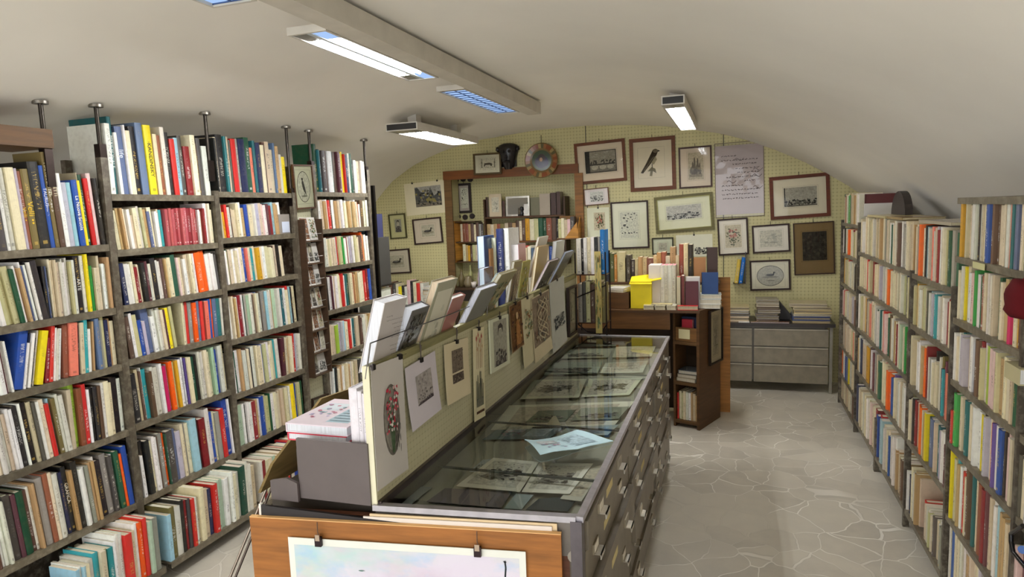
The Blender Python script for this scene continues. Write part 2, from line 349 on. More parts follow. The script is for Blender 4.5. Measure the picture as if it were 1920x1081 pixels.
def put_book(cov, pag, t, d, h, col, ink, seed, T, hard=True, page=(222, 212, 186), pages_mat=0):
    """spine at x=0 looking along +x, thickness along y, height along z"""
    bt = .0028 if hard else .0012; r = .004 if hard else .0015; ov = .003 if hard else .0
    arc = [(0, 0), (r*.8, t*.25), (r, t*.5), (r*.8, t*.75), (0, t)]
    prof = arc+[(-d, t), (-d, t-bt), (-bt*1.3, t-bt), (-bt*1.3, bt), (-d, bt), (-d, 0)]
    n = len(prof)
    cov.mesh([(x, y, 0) for x, y in prof]+[(x, y, h) for x, y in prof], [tuple(range(n))[::-1], tuple(range(n, 2*n))]+[(i, (i+1) % n, n+(i+1) % n, n+i) for i in range(4, n)], col, 0, T)
    for i in range(4):
        a, b = arc[i], arc[i+1]
        cov.face([(a[0], a[1], 0), (b[0], b[1], 0), (b[0], b[1], h), (a[0], a[1], h)], col, 0, (ink, seed), [(a[1]/t, 0), (b[1]/t, 0), (b[1]/t, 1), (a[1]/t, 1)], T)
    pag.box(-d+ov, -bt*1.3, bt, t-bt, ov, h-ov, page, pages_mat, T)
BOOKS = []      # every shelved book: dict
ORD = ['top', 'second', 'third', 'fourth', 'fifth', 'sixth', 'bottom']
def parse(spec, H, y0, y1, u2y, thick=.026):
    """tokens -> books along ascending y. letter+width[/height%] ; <a = lean ; _w = gap"""
    out = []; lean = 0; pos = 0
    for tk in spec.split():
        if tk[0] == '<': lean = float(tk[1:]); continue
        hh = 1.0
        body = tk[1:]
        if '/' in body: body, q = body.split('/'); hh = float(q)/100
        wd = float(body)
        if tk[0] in 'cviwltp' and wd >= 5 and H < .34:                 # a pale stretch of the photo is two thin volumes
            k2 = rng.uniform(.38, .62); c2 = rng.choice('cviwlct'.replace(tk[0], ''))
            out.append([tk[0], pos, pos+wd*k2, hh, lean]); out.append([c2 if rng.random() < .6 else tk[0], pos+wd*k2, pos+wd, hh*rng.uniform(.94, 1.0), lean])
        else: out.append([tk[0], pos, pos+wd, hh, lean])
        pos += wd
    for o in out: o[1] /= pos; o[2] /= pos
    ys = [(o, sorted((u2y(o[1]), u2y(o[2])))) for o in out]
    if ys[0][1][0] > ys[-1][1][0]: ys.reverse()
    seq = []; prev = 0.0; need = 0
    for o, (a, c) in ys:
        g = 0
        if o[0] != '_' :
            if o[4] > prev: g = H*o[3]*(math.tan(math.radians(o[4]))-math.tan(math.radians(prev)))*.97
            prev = o[4]
        seq.append([o, c-a, g]); need += g
    if prev < 0: need += H*math.tan(math.radians(-prev))
    tot = sum(s[1] for s in seq); k = max(.55, (y1-y0-need)/tot); y = y0
    res = []
    for o, wd, g in seq:
        y += g; w2 = wd*k
        if o[0] != '_':
            n = 1 if H > .34 else max(1, min(3, round(w2/thick))) if o[0] in 'cviwlgzt' else (2 if w2 > 1.9*thick and H < .34 else 1)
            cuts = [0]+sorted((i+rng.uniform(-.22, .22))/n for i in range(1, n))+[1]; keepc = rng.randrange(n)
            for i in range(n):
                c2 = o[0] if i == keepc or rng.random() < .35 else rng.choice('cviwvctlci' if rng.random() < .86 else 'gubRnEko')
                res.append((c2, y+w2*cuts[i], y+w2*cuts[i+1], H*o[3]*(1 if i == keepc else rng.uniform(.93, 1.02)), o[4]))
        y += w2
    return res
def yrow(case, shelf, side, X, y0, y1, z, H, spec, dep=.19, dim=1.0):
    a, b_ = pj((X, y0, z))[0], pj((X, y1, z))[0]
    lo, hi = min(a, b_), max(a, b_)
    for c, p, q, h, lean in parse(spec, H, y0, y1, lambda u: y_at(lo+u*(hi-lo), X, z), .027 if side == 'L' else .0235):
        add_book(c, p, q, h, lean, X, z, side, case, shelf, dep)
def add_book(c, p, q, h, lean, X, z, side, case, shelf, dep):
    al = math.radians(lean); t = (q-p)*math.cos(al)*.975; h = h*rng.uniform(.945, 1.005); X2 = X-rng.uniform(.004, .03)*(1 if side == 'L' else -1)
    piv = p if lean >= 0 else q
    if side == 'L':
        T = Matrix.Translation((X2, piv, z)) @ Matrix.Rotation(al, 4, 'X') @ Matrix.Translation((0, 0 if lean >= 0 else -t, 0))
    else:
        T = Matrix.Translation((X2, piv, z)) @ Matrix.Rotation(al, 4, 'X') @ Matrix.Rotation(math.pi, 4, 'Z') @ Matrix.Translation((0, -t if lean >= 0 else 0, 0))
    pts = [pj((X2, p, z)), pj((X2, q, z)), pj((X2, (p+q)/2, z+h))]
    BOOKS.append(dict(c=c, t=t, d=min(dep, max(.12, h*.72)), h=h, T=T, case=case, shelf=shelf, y=p, lean=lean,
                      area=abs(pts[1][0]-pts[0][0])*abs(pts[2][1]-pts[0][1]) if -5 < pts[1][0] < 1925 and pts[2][1] < 1070 and max(pts[0][0], pts[1][0]) > 2 else 0,
                      vis=pts[2][1] < 1081 and max(pts[0][0], pts[1][0]) > 0 and min(pts[0][0], pts[1][0]) < 1920))
XL, XR = -3.15, .985
# --- the four bookcases along the left
yrow('L0', 0, 'L', XL, y_at(-4, XL, 1.905)+.0, 2.69, 1.905, .385, "<3 d7/95 w3 k1 v6 c8 z3 U5 L7 k10/110 b4/104 L4/120 u5/120 w4/95 z6/86 s4/86 b5/88 y3/88 i1 E4/97 r4/94 p4/97 k4/93")
yrow('L0', 1, 'L', XL, y_at(-4, XL, 1.565)+.0, 2.69, 1.565, .285, "<7 w10/85 l13 E5/92 w3 p3/95 t3/95 w2 S3/98 w3 k2 w3 k7/104 <1 k3/90 S1/90 k4/90 <0 c5 i6 v5 v5 v5 v5 k7/102 v4/105 y3/105 w3 e4/83 i7/80 i3 w6/87 t3")
yrow('L0', 2, 'L', XL, y_at(-4, XL, 1.255)+.0, 2.69, 1.255, .265, "<4 w7 m3 w6 <-12 b10/103 w2/85 n2 w3/100 n4/90 w2 <-13 y7/98 <-9 R4/85 r4/106 <-8 w5 w4 <-5 U6 a9/105 m2 <-4 i4 q4/104 w6/85 t2 <0 S4/105 g3 l4/107 n4/98 t3 c4/95")
yrow('L0', 3, 'L', XL, y_at(-4, XL, 0.89)+.0, 2.69, 0.89, .305, "<5 c7 v9 w6 k6 w2 k6 i4 d3 w8 r4/92 s3/95 L4/95 v7/103 <0 i4/103 x5/106 U5/100 r4/102 w2/95 k4/97 k4/95 u3/95 v3 c8/100 k6/103 v4/97")
yrow('L0', 4, 'L', XL, y_at(-4, XL, 0.47)+.0, 2.69, 0.47, .325, "<4 u4/45 w7 v5 d6 m4 E6 u4 w5/103 t2 g6/106 U4/114 c3/108 v7/106 n3/106 k4/110 t3 k5/110 w5 g3 t5/103 w2/106 k5 g5/104 d3 w2 E4/102 o2/96 b4/110")
yrow('L0', 6, 'L', -2.99, y_at(62, -2.99, .115), 2.68, .115, .30, "u8/60 k10/50 t6/70 g4/60 u10/60 s3/85 w2/85 s2/85 c3/85 v4/88 q4/92 i6/95 q4/90 w2 w6/103 r5/100 c3 w3/106 r6/108 G3 g4", .24)
yrow('L1', 0, 'L', XL, 2.745, 3.48, 2.17, .365, "<0 w5/104 Q4/116 <2 w3/95 S7/100 w2/108 c5/98 k6/105 S7/110 y7/110 t3/98 c4/100 U4/98 v4/112 k5/104 r5/95 s4/95 d4/100 R6/85 c5/100 u3/92 d4 v5/88", .27)
yrow('L1', 1, 'L', XL, 2.745, 3.48, 1.87, .225, "<5 c4 t5 c5 w3 i3/85 c4 s2 v5/105 t3 S3/92 c4/106 <3 w5/95 i2 q3/95 <1 B3 R2 B3 B3 R3 B3 B3 B3 R4 B2 B2 R4 w5/96 R2 w5/112 c4/96")
yrow('L1', 2, 'L', XL, 2.745, 3.48, 1.568, .235, "<4 n5 v8 c3 R4/90 c5/92 k4/95 m3 v6/93 k6/103 v5 u3/103 t5 c4 E5/106 p2 c3 i6/103 i7/108 u2 w2/106 <5 o6/110 o6/112 w4/100 w5/106 d2")
yrow('L1', 3, 'L', XL, 2.745, 3.48, 1.268, .245, "<5 u5 w8/104 b4/84 z3/80 S8/106 w4/88 v5/104 v5/104 m1 y3/104 c5/104 <0 _8 c5/108 r3/104 g4/104 o4/104 S3/104 r3/104 d2/104 a4/104 b3/104 o2/104 S4/104 Q4/104 v2/100")
yrow('L1', 4, 'L', XL, 2.745, 3.48, .90, .295, "<3 k7 i4/106 u2 w1/108 q5/98 u4/95 v9/100 w3 E1 P4/98 g2 o4 l4/100 Y3/102 w3 n2 w2 V2 c4 E6 k3/102 v6/104 c7/108 w1 G3/106 b4/102 v4/110 c4/110")
yrow('L1', 5, 'L', XL, 2.745, 3.48, .47, .32, "<3 w3/80 k8/106 c3/98 w5/102 u1 g4/102 o3/104 E1 d6/102 S4/100 z5/92 c9/106 s6/110 d3/104 R6/100 v4/114 b6/106 g4 r4/106 b5/118 w1/118")
yrow('L1', 6, 'L', -2.99, 2.745, 3.48, .115, .30, "s4/95 L5 k9/103 R3 d3 r3 w5/100 c9/108 n4 r4/104 G7/103 w4 w8/108 v4 E5/112 v6/112 i4/100", .24)
yrow('L2', 0, 'L', XL, 3.535, 4.27, 2.195, .36, "<2 k2 c3 k8/102 Q3 i4/105 d2 r6/102 g3 n8/104 E6/104 a4/88 Q3 n5/97 c4/93 u3 i5 i4/88 S2 t4/95 v4/80 y5/78")
yrow('L2', 1, 'L', XL, 3.535, 4.27, 1.895, .225, "<4 i2 Y3/75 r3/100 v4/93 u1 i5/88 c3 w4/103 t4/88 b4/97 w2 c4 v2 d1 z4 i4 p3 w3 m2 R3/93 s3/106 t3/100 t2/98 w4/105 _10")
yrow('L2', 2, 'L', XL, 3.535, 4.27, 1.588, .235, "<4 w5 E1 i5 w5 w4 c4 b3/102 a2 E1 c3 q4 c3 Y4 c3 w4 n1 c9 u1 i4 k1 c4 _14")
yrow('L2', 3, 'L', XL, 3.535, 4.27, 1.222, .285, "<3 w4 c2 t7 w2 R4 w1 E2 g2 r2 G4 v4 u1 p2 c2 S2 v3 u2 g5 s3 v5 t1 G4/103 w4 v3 w3 Q3 w5 r3 s2 k3 c4")
yrow('L2', 4, 'L', XL, 3.535, 4.27, .853, .29, "<3 w2 E2 w4 t3 v4 u1 c3 k2 v6 c6 w2 b1 l3 w10 q1 v3 t3 <0 m4 i9 r3/102 z2 v5")
yrow('L2', 5, 'L', XL, 3.535, 4.27, .49, .28, "<2 G5 w2 k2 w5/103 R4 t2 w3 b3 l7 E1 w3 c5 i4 c5 k1 w2 y3 q1 b2 t1 l6")
yrow('L2', 6, 'L', -2.99, 3.535, 4.27, .115, .28, "v4 c5 G2 t3 c3 u2 r2 k2 b5 r1 c4 Y4 m2 c3 u2 c4", .24)
yrow('L3', 0, 'L', XL, 4.61, 5.38, 2.21, .345, "<2 E4/112 Q2/98 k3 d4 u3 w5 E2 u4 m3 i3 y2 r1 n3/93 v2 E3 k2/85 w3/85 i4/85 v2/85 w3/85")
yrow('L3', 1, 'L', XL, 4.61, 5.38, 1.91, .24, "<4 w3 i4 t3 w2 r3 u2 w3 t3 i2 u2 w4 w4 t3 c5 w3 <2 o4/90 u3 v4/100")
yrow('L3', 2, 'L', XL, 4.61, 5.38, 1.603, .24, "<4 w4 v5 c4 i4 w3 r1 l3 e2 c4 v4 z2 w3 l5 u3 o4/112 w4")
yrow('L3', 3, 'L', XL, 4.61, 5.38, 1.243, .285, "<3 v5 k2 w3 m1 w4 w3 c3 r4 Q4 E3 c3 r3 t6 c5 r3 R2 b3")
yrow('L3', 4, 'L', XL, 4.61, 5.38, .867, .26, "<2 c5 i4 x4/95 z4 s2 r5/100 w3 Q2 i4 u3 v4 t4 g3")
yrow('L3', 5, 'L', XL, 4.61, 5.38, .50, .26, "v4 s2 k3 t4 c5 v4 i3 d2 l5 c4 v4")
yrow('L3', 6, 'L', -2.99, 4.61, 5.38, .115, .28, "l5 c4 G3 u3 c4 v4 i4 t3", .24)
# --- the five bookcases along the right
def mix(n, pool): return ' '.join('%s%d/%d' % (rng.choice(pool), rng.choice((3, 4, 4, 5, 6)), rng.choice((84, 90, 94, 100, 100))) for _ in range(n))
PP = 'cccciiivvwlltpgruESRaomq'
for k, (z, H) in enumerate(((1.775, .27), (1.49, .235), (1.205, .235), (.90, .25), (.60, .25), (.32, .24), (.075, .21))):
    yrow('R1', k, 'R', XR, 6.24, 7.06, z, H, ["E2 i3 c3 w3 e3 c3 i5 c4 i4 w3", "w3 k4 v6 o3 c4 c5 i4 c5 i4", "Y4 i3 r4 c3 v4 c4 v3 k2 l4", "p3 r2 c5 v4 c5 z4 c3 v3", "c4 i4 r3 c4 v4 c4 a4 i3", "o6 g3 S4 y3 v4 l5 c4", "n3 i4 c4 u3"][k])
yrow('R2', 0, 'R', XR, 4.46, 6.17, 1.56, .29, "c5/96 c4 c5 i6/100 i5 c4 c4 i3 w2 c5 i4 w6/93 i4 u2 w2 g3/95 i4 u3/90 c4 i3")
yrow('R2', 1, 'R', XR, 4.46, 6.17, 1.275, .25, "c3 c4 p4 r2 c3 R6 c4 p3 z4 v3 S2 c3 o4 c5 i5 E2 v5 l4 l4 l4")
yrow('R2', 2, 'R', XR, 4.46, 6.17, .925, .29, "w5/98 Y4 d2/95 g3 a4/96 c5 v3 E2/92 w5/90 Q2 v2 r2 p3 c4 u2 c3 g3 c4 m3 i2 G5 c3 e1 i4")
yrow('R2', 3, 'R', XR, 4.46, 6.17, .56, .30, "w3 n3 Y8/95 u3 w2 m2 g3 E5/90 c2 r3 i3 o5/92 b3/85 V2 v6/90 w3 v7/100")
yrow('R2', 5, 'R', XR, 4.46, 6.17, .12, .33, "n3 i3 k2 v3 l4 p3 R4 r4 s5/95 v7/92 _2 w3 t7/80 t4/80")
yrow('R3', 0, 'R', XR, 3.66, 4.40, 1.555, .285, "c3 b4/96 o2 c3 k1 s2 g3 t6/97 a2 i3 z4 w4/103 c3 l3/98 g10/102")
yrow('R3', 1, 'R', XR, 3.66, 4.40, 1.26, .24, "l3 Y4 c3 l4 i3 d2 s1 z5 w3 q2 c4 u2 w4 R4/97 w2 t4")
yrow('R3', 2, 'R', XR, 3.66, 4.40, .90, .29, "i6 t3 w8/101 c4 R1 _3 g3/84 w4/84 k1 c4/86 v4 L2 o4/85 q4/85 m2 a4/84")
yrow('R3', 3, 'R', XR, 3.66, 4.40, .56, .27, "i4 k1 R2 c3 o5 t4 y2 S6 i4 c2 Q3 z3 w4 m3/80")
yrow('R3', 5, 'R', XR, 3.66, 4.40, .12, .31, "w2/80 n4/78 c4 t4 _6 r5/68 v4/68 l7/68 d2/70 w10/72 m2/72")
yrow('R4', 0, 'R', XR, 2.84, 3.60, 1.715, .262, "Y4/108 S2 i3 E3 v4 v4/98 i4/98 b5/102 v3/97 u4/102 c3/92 c4 g2 w5/102 a1 Q2 S5/103 c4/104 k3")
yrow('R4', 1, 'R', XR, 2.84, 3.60, 1.425, .25, "c3/92 y4/103 c3/103 w3/94 p3/94 i3/94 e2 w3/96 E2/93 U4/96 c3/98 v5 v4 i3 _1 c3/93 E2 c3/93 t4 P6/90 c3 c4 Y2 u2 d5")
yrow('R4', 2, 'R', XR, 2.84, 3.60, 1.13, .25, "w4/94 Q2 z6/96 w4/103 b3/93 u3 R2 z3 c2 x2 p6 l7 z2 c5 i4 E3 c3")
yrow('R4', 3, 'R', XR, 2.84, 3.60, .82, .265, "r2/60 e3 c4 g2 Q3 w2 c5 w5 y3/94 k2 z4 c4 t3 V2 w3 b4 Y1 k1 p5 i4 d3")
yrow('R4', 4, 'R', XR, 2.84, 3.60, .455, .33, "y3 q4/98 w4/96 r4/90 u2 z3 Q2 i3 U3 c2 R3 m4 w5/98 s5/100 t8/92 g3")
yrow('R4', 6, 'R', XR, 2.84, 3.60, .12, .30, "c3 b2 c4 t3 w2 i4 c3 z4 g4 i4 c4 R3 c3 v4")
for k, (z, H) in enumerate(((1.715, .262), (1.425, .25), (1.13, .25), (.82, .27), (.455, .31), (.12, .29))):
    if k in (0, 1, 2): yrow('R5', k, 'R', XR, 2.05, 2.80, z, H, mix(17, 'ccvwgdpn'))
    else: yrow('R5', k if k < 5 else 6, 'R', XR, 2.05, 2.80, z, H, mix(16, 'gvwmdzcp'))
# ---------------------------------------------------------------- choose the ones that show largest, the rest is one mass
CASES = {'L0': 'bookcase under the brown plank', 'L1': 'bookcase with the white album', 'L2': 'bookcase before the postcard rack', 'L3': 'bookcase beyond the postcard rack',
         'R1': 'bookcase beside the steel desk', 'R2': 'long low bookcase', 'R3': 'short bookcase touching roofed one', 'R4': 'bookcase with a roof board', 'R5': 'bookcase behind red cloth'}
NCASE = {'L': 7, 'R1': 7, 'R2': 5, 'R3': 5, 'R4': 6, 'R5': 6}
def shelfname(bk):
    k = bk['shelf']; rows = sorted({q['shelf'] for q in BOOKS if q['case'] == bk['case']}); i = rows.index(k)
    return 'bottom shelf' if i == len(rows)-1 else ORD[i]+' shelf'
BOOKS.sort(key=lambda q: (q['case'], q['shelf'], q['y']))
order = sorted((q for q in BOOKS if q['vis']), key=lambda q: -q['area'])
AREA_MIN = 612          # smallest book, in square pixels of the photo, that is an object of its own
for i, q in enumerate(order): q['single'] = q['area'] >= AREA_MIN
rows = {}
for q in BOOKS: rows.setdefault((q['case'], q['shelf']), []).append(q)
NUM = ['first', 'second', 'third', 'fourth', 'fifth', 'sixth', 'seventh', 'eighth', 'ninth', 'tenth', 'eleventh', 'twelfth']
labels = {}
for key, r in rows.items():
    ht = sorted(q['h'] for q in r); md = ht[len(ht)//2]; tm = sorted(q['t'] for q in r)[len(r)//2]
    for i, q in enumerate(r):
        nm = PAL[q['c']][0]; L_ = PAL[r[i-1]['c']][0] if i else None; R_ = PAL[r[i+1]['c']][0] if i+1 < len(r) else None
        sz = 'thick ' if q['t'] > 1.45*tm else 'slim ' if q['t'] < .62*tm else 'short ' if q['h'] < .86*md else 'tall ' if q['h'] > 1.1*md else ''
        if L_ and R_: nb = 'between two %s ones' % L_ if L_ == R_ else 'between %s and %s' % (L_, R_)
        else: nb = 'ending the row beside %s' % (L_ or R_)
        q['lab'] = '%s%s book %s, %s, %s' % (sz, nm, nb, shelfname(q), CASES[q['case']])
        q['nth'] = sum(1 for s in r[:i+1] if s['c'] == q['c'])
        labels.setdefault(q['lab'], []).append(q)
for l, qs in labels.items():
    if len(qs) > 1:
        for q in qs:
            q['lab'] = '%s %s book from near post, %s, %s' % (NUM[min(11, q['nth']-1)], PAL[q['c']][0], shelfname(q), CASES[q['case']])
mass = MB()
INKD = [(40, 36, 34), (60, 30, 28), (30, 40, 70), (90, 70, 30)]; INKL = [(232, 226, 210), (214, 178, 84), (240, 238, 232)]
def ink_for(c): return rng.choice(INKL if c in DARK else INKD)
for q in BOOKS:
    col = jit(PAL[q['c']][1])
    if q['case'][0] == 'R': col = tuple(a*.80+b*.20 for a, b in zip(col, (150, 128, 92)))       # mixed toward tan: this side's dim, warm shade is put into the cover colour
    hard = q['c'] in DARK or q['h'] > .28; ink = ink_for(q['c']); seed = rng.random()
    pg = jit((226, 216, 192), 10)
    if q.get('single'):
        a, p = MB(), MB(); put_book(a, p, q['t'], q['d'], q['h'], col, ink, seed, None, hard, pg)
        o = a.build('book', 'book_cover'); o.matrix_world = q['T']; p.build('pages', 'page_block', o)
        tag(o, q['lab'], 'book', 'books in the ' + CASES[q['case']]); q['obj'] = o
    else:
        put_book(mass, mass, q['t'], q['d'], q['h'], col, ink, seed, q['T'], hard, pg, 1)
mass_line = None
# lettering that can be read on some spines
def letter(q, text, size, col, zc, cap='title', rot=-1):
    fc = bpy.data.curves.new(cap, 'FONT'); fc.body = text; fc.size = size; fc.extrude = .0004; fc.align_x = 'CENTER'; fc.align_y = 'CENTER'
    m = MATS.get('let%s' % (col,))
    if not m:
        m, nt, bb = nodes('let%s' % (col,)); bb.inputs['Base Color'].default_value = (*lin(col), 1); m.name = 'spine_lettering'
    fc.materials.append(m); t_ = bpy.data.objects.new(cap, fc); COL.objects.link(t_)
    bpy.context.view_layer.update(); me = bpy.data.meshes.new_from_object(t_.evaluated_get(bpy.context.evaluated_depsgraph_get()))
    bpy.data.objects.remove(t_); o = bpy.data.objects.new(cap, me); COL.objects.link(o); o.parent = q
    o.matrix_local = Matrix.Translation(zc) @ Matrix(((0, 0, 1, 0), (0 if rot else 1, 1 if rot else 0, 0, 0), (-1 if rot else 0, 0 if rot else 1, 0, 0), (0, 0, 0, 1)))
    return o
def find(case, shelf, c, k=0):
    r = [q for q in rows[(case, shelf)] if q['c'] == c and 'obj' in q]
    return r[k] if len(r) > k else None
for case, sh, c, k, text, sz, col, fz in (('L0', 0, 'U', 0, 'Velli •', .05, (230, 190, 30), .45), ('L0', 0, 'L', 0, 'Velli ••', .05, (230, 190, 30), .45), ('L0', 0, 'b', 0, 'TAURUS', .030, (220, 222, 235), .62),
        ('L0', 0, 'L', 1, 'MANOSCRITTI', .026, (240, 232, 200), .72), ('L0', 0, 'u', 0, 'LORENZETTI', .024, (240, 225, 190), .72), ('L0', 0, 'b', 1, 'La Nuova Scuola', .026, (240, 240, 235), .5),
        ('L1', 0, 'Q', 0, 'MERIDIONALE', .036, (225, 232, 225), .55), ('L1', 0, 'S', 0, 'life', .04, (225, 232, 240), .6), ('L1', 0, 'y', 0, 'KANDINSKY', .034, (30, 34, 30), .5),
        ('L0', 4, 'k', 0, 'GRAFICA', .026, (225, 220, 205), .6), ('L0', 1, 'k', 1, 'ARTE', .026, (235, 232, 225), .5)):
    q = find(case, sh, c, k)
    if q: letter(q['obj'], text, min(sz, q['t']*1.15), col, (.0046, q['t']/2, q['h']*fz))
# ---------------------------------------------------------------- bookcases
SC = (112, 102, 84)
def bookcase(name, label, side, X, y0, y1, boards, top, dep=.28, last=False, base=None, roof=None, rods=()):
    s = -1 if side == 'L' else 1; xb = X+s*dep
    r = empty('bookcase', ((X+xb)/2, y0, 0), label, 'bookcase', 'grey metal bookcases')
    for z in boards:
        xf, d2 = (X, dep)
        if base is not None and z < .2: xf = base
        sub('shelf', 'shelf_metal', r, lambda b: (b.box(xf, xb, y0, y1, z-.012, z, SC), b.box(xf, xf+s*.006, y0, y1, z-(.036 if side == 'L' else .029), z-.0121, SC)))
    pts = [y0-.045]+([y1] if last else [])
    for yy in pts:
        sub('post', 'shelf_metal', r, lambda b: (b.box(X-s*.004, X+s*.03, yy+(0 if side == 'L' else .012), yy+(.04 if side == 'L' else .036), 0, top, (92, 82, 68) if side == 'L' else (70, 60, 48)),))
        sub('post', 'shelf_metal', r, lambda b: (b.box(xb-s*.03, xb+s*.002, yy, yy+.04, 0, top, (84, 74, 62)),))
    sub('back_panel', 'shelf_metal', r, lambda b: b.box(xb, xb+s*.006, y0, y1, .05, boards[0] if not roof else top, (66, 56, 46)))
    return r
LZ = {'L0': [1.905, 1.565, 1.255, .89, .47, .115], 'L1': [2.17, 1.87, 1.568, 1.268, .90, .47, .115], 'L2': [2.195, 1.895, 1.588, 1.222, .853, .49, .115], 'L3': [2.21, 1.91, 1.603, 1.243, .867, .50, .115]}
bc = {}
bc['L0'] = bookcase('bookcase', 'grey metal bookcase under the brown plank, cut off by the photo edge', 'L', XL, 1.78, 2.70, LZ['L0'], 2.30, base=-2.99)
sub('top_plank', 'wood', bc['L0'], lambda b: b.box(-3.43, XL+.01, 1.74, y_at(97, XL, 2.43), 2.385, 2.475, (122, 82, 48)))
sub('plank_leg', 'wood', bc['L0'], lambda b: b.box(-3.43, -3.40, 1.76, 2.34, 1.905, 2.395, (70, 50, 36)))
bc['L1'] = bookcase('bookcase', 'tall grey metal bookcase with a big white album on its top shelf', 'L', XL, 2.74, 3.49, LZ['L1'], 2.36, base=-2.99)
bc['L2'] = bookcase('bookcase', 'tall grey metal bookcase before the postcard rack, gaps in two shelves', 'L', XL, 3.53, 4.285, LZ['L2'], 2.2, base=-2.99, last=True)
sub('side_panel', 'shelf_metal', bc['L2'], lambda b: b.box(XL-.28, XL-.004, 4.325, 4.33, .05, 2.2, (62, 46, 34)))
bc['L3'] = bookcase('bookcase', 'tall grey metal bookcase beyond the postcard rack, orange spines at its end', 'L', XL, 4.605, 5.39, LZ['L3'], 2.42, base=-2.99, last=True)
for key, y, z0 in (('L0', 2.42, 2.30), ('L1', 2.72, 2.30), ('L1', 3.49, 2.36), ('L2', 4.28, 2.2), ('L2', 4.30, 2.2), ('L3', 4.58, 2.42), ('L3', 5.41, 2.42)):
    if y == 4.28: continue
    x = XL-.02; zt = vault(x, y)-.002
    def rod(b):
        b.cyl((x, y, z0-.06), (x, y, zt-.012), .011, (70, 64, 58)); b.cyl((x, y, zt-.014), (x, y, zt), .035, (150, 144, 134), n=12)
        b.box(x-.02, x+.02, y-.02, y+.02, z0-.1, z0+.13 if y < 3 else z0+.03, (56, 46, 42))
    sub('ceiling_rod', 'metal', bc[key], rod)
RZ = {'R1': [1.775, 1.49, 1.205, .90, .60, .32, .075], 'R2': [1.56, 1.275, .925, .56, .12], 'R3': [1.555, 1.26, .90, .56, .12], 'R4': [1.985, 1.715, 1.425, 1.13, .82, .455, .12], 'R5': [1.985, 1.715, 1.425, 1.13, .82, .455, .12]}
bc['R1'] = bookcase('bookcase', 'narrow grey metal bookcase beside the steel desk, far end of the aisle', 'R', XR, 6.22, 7.08, RZ['R1'], 1.80, last=True)
bc['R2'] = bookcase('bookcase', 'low wide grey metal bookcase with tall cream books on top', 'R', XR, 4.44, 6.175, RZ['R2'], 1.57)
sub('post', 'shelf_metal', bc['R2'], lambda b: b.box(XR-.004, XR+.03, 5.29, 5.33, 0, .4, (92, 82, 68)))
bc['R3'] = bookcase('bookcase', 'short grey metal bookcase between the low wide one and the roofed one', 'R', XR, 3.645, 4.40, RZ['R3'], 1.57)
bc['R4'] = bookcase('bookcase', 'grey metal bookcase with a roof board and a small yellow shelf tag', 'R', XR, 2.83, 3.61, RZ['R4'], 1.985, roof=True)
sub('shelf_tag', 'paper', bc['R4'], lambda b: b.box(XR-.008, XR-.005, 3.20, 3.34, 1.685, 1.712, (196, 190, 140)))
bc['R5'] = bookcase('bookcase', 'grey metal bookcase nearest the camera, mostly outside the photo', 'R', XR, 2.03, 2.79, RZ['R5'], 1.985, roof=True)
# ---------------------------------------------------------------- prints and pictures
def ell(cx, cy, rx, ry, n=18, a=0):
    ca, sa = math.cos(a), math.sin(a)
    return [(cx+rx*math.cos(t)*ca-ry*math.sin(t)*sa, cy+rx*math.cos(t)*sa+ry*math.sin(t)*ca) for t in (2*math.pi*i/n for i in range(n))]
def blob(cx, cy, rx, ry, rn, n=9): return [(cx+rx*k*math.cos(t), cy+ry*k*math.sin(t)) for t, k in ((2*math.pi*i/n, rn.uniform(.55, 1.1)) for i in range(n))]
def rect(a, b, c, d): return [(a, b), (c, b), (c, d), (a, d)]
def stroke(pts, w):
    out = []
    for (x0, y0), (x1, y1) in zip(pts, pts[1:]):
        L = math.hypot(x1-x0, y1-y0) or 1e-6; nx, ny = -(y1-y0)/L*w, (x1-x0)/L*w
        out.append([(x0-nx, y0-ny), (x1-nx, y1-ny), (x1+nx, y1+ny), (x0+nx, y0+ny)])
    return out
def ducky(cx, cy, s, col):
    P = [(ell(cx, cy, .30*s, .11*s), col), ([(cx-.26*s, cy), (cx-.46*s, cy+.05*s), (cx-.25*s, cy-.06*s)], col), ([(cx+.16*s, cy+.02*s), (cx+.24*s, cy+.22*s), (cx+.32*s, cy+.2*s), (cx+.28*s, cy)], col),
         (ell(cx+.29*s, cy+.24*s, .07*s, .06*s), col), ([(cx+.34*s, cy+.26*s), (cx+.46*s, cy+.22*s), (cx+.34*s, cy+.20*s)], col)]
    P.append((ell(cx-.03*s, cy+.03*s, .17*s, .05*s), tuple(min(255, c+55) for c in col)))
    return P
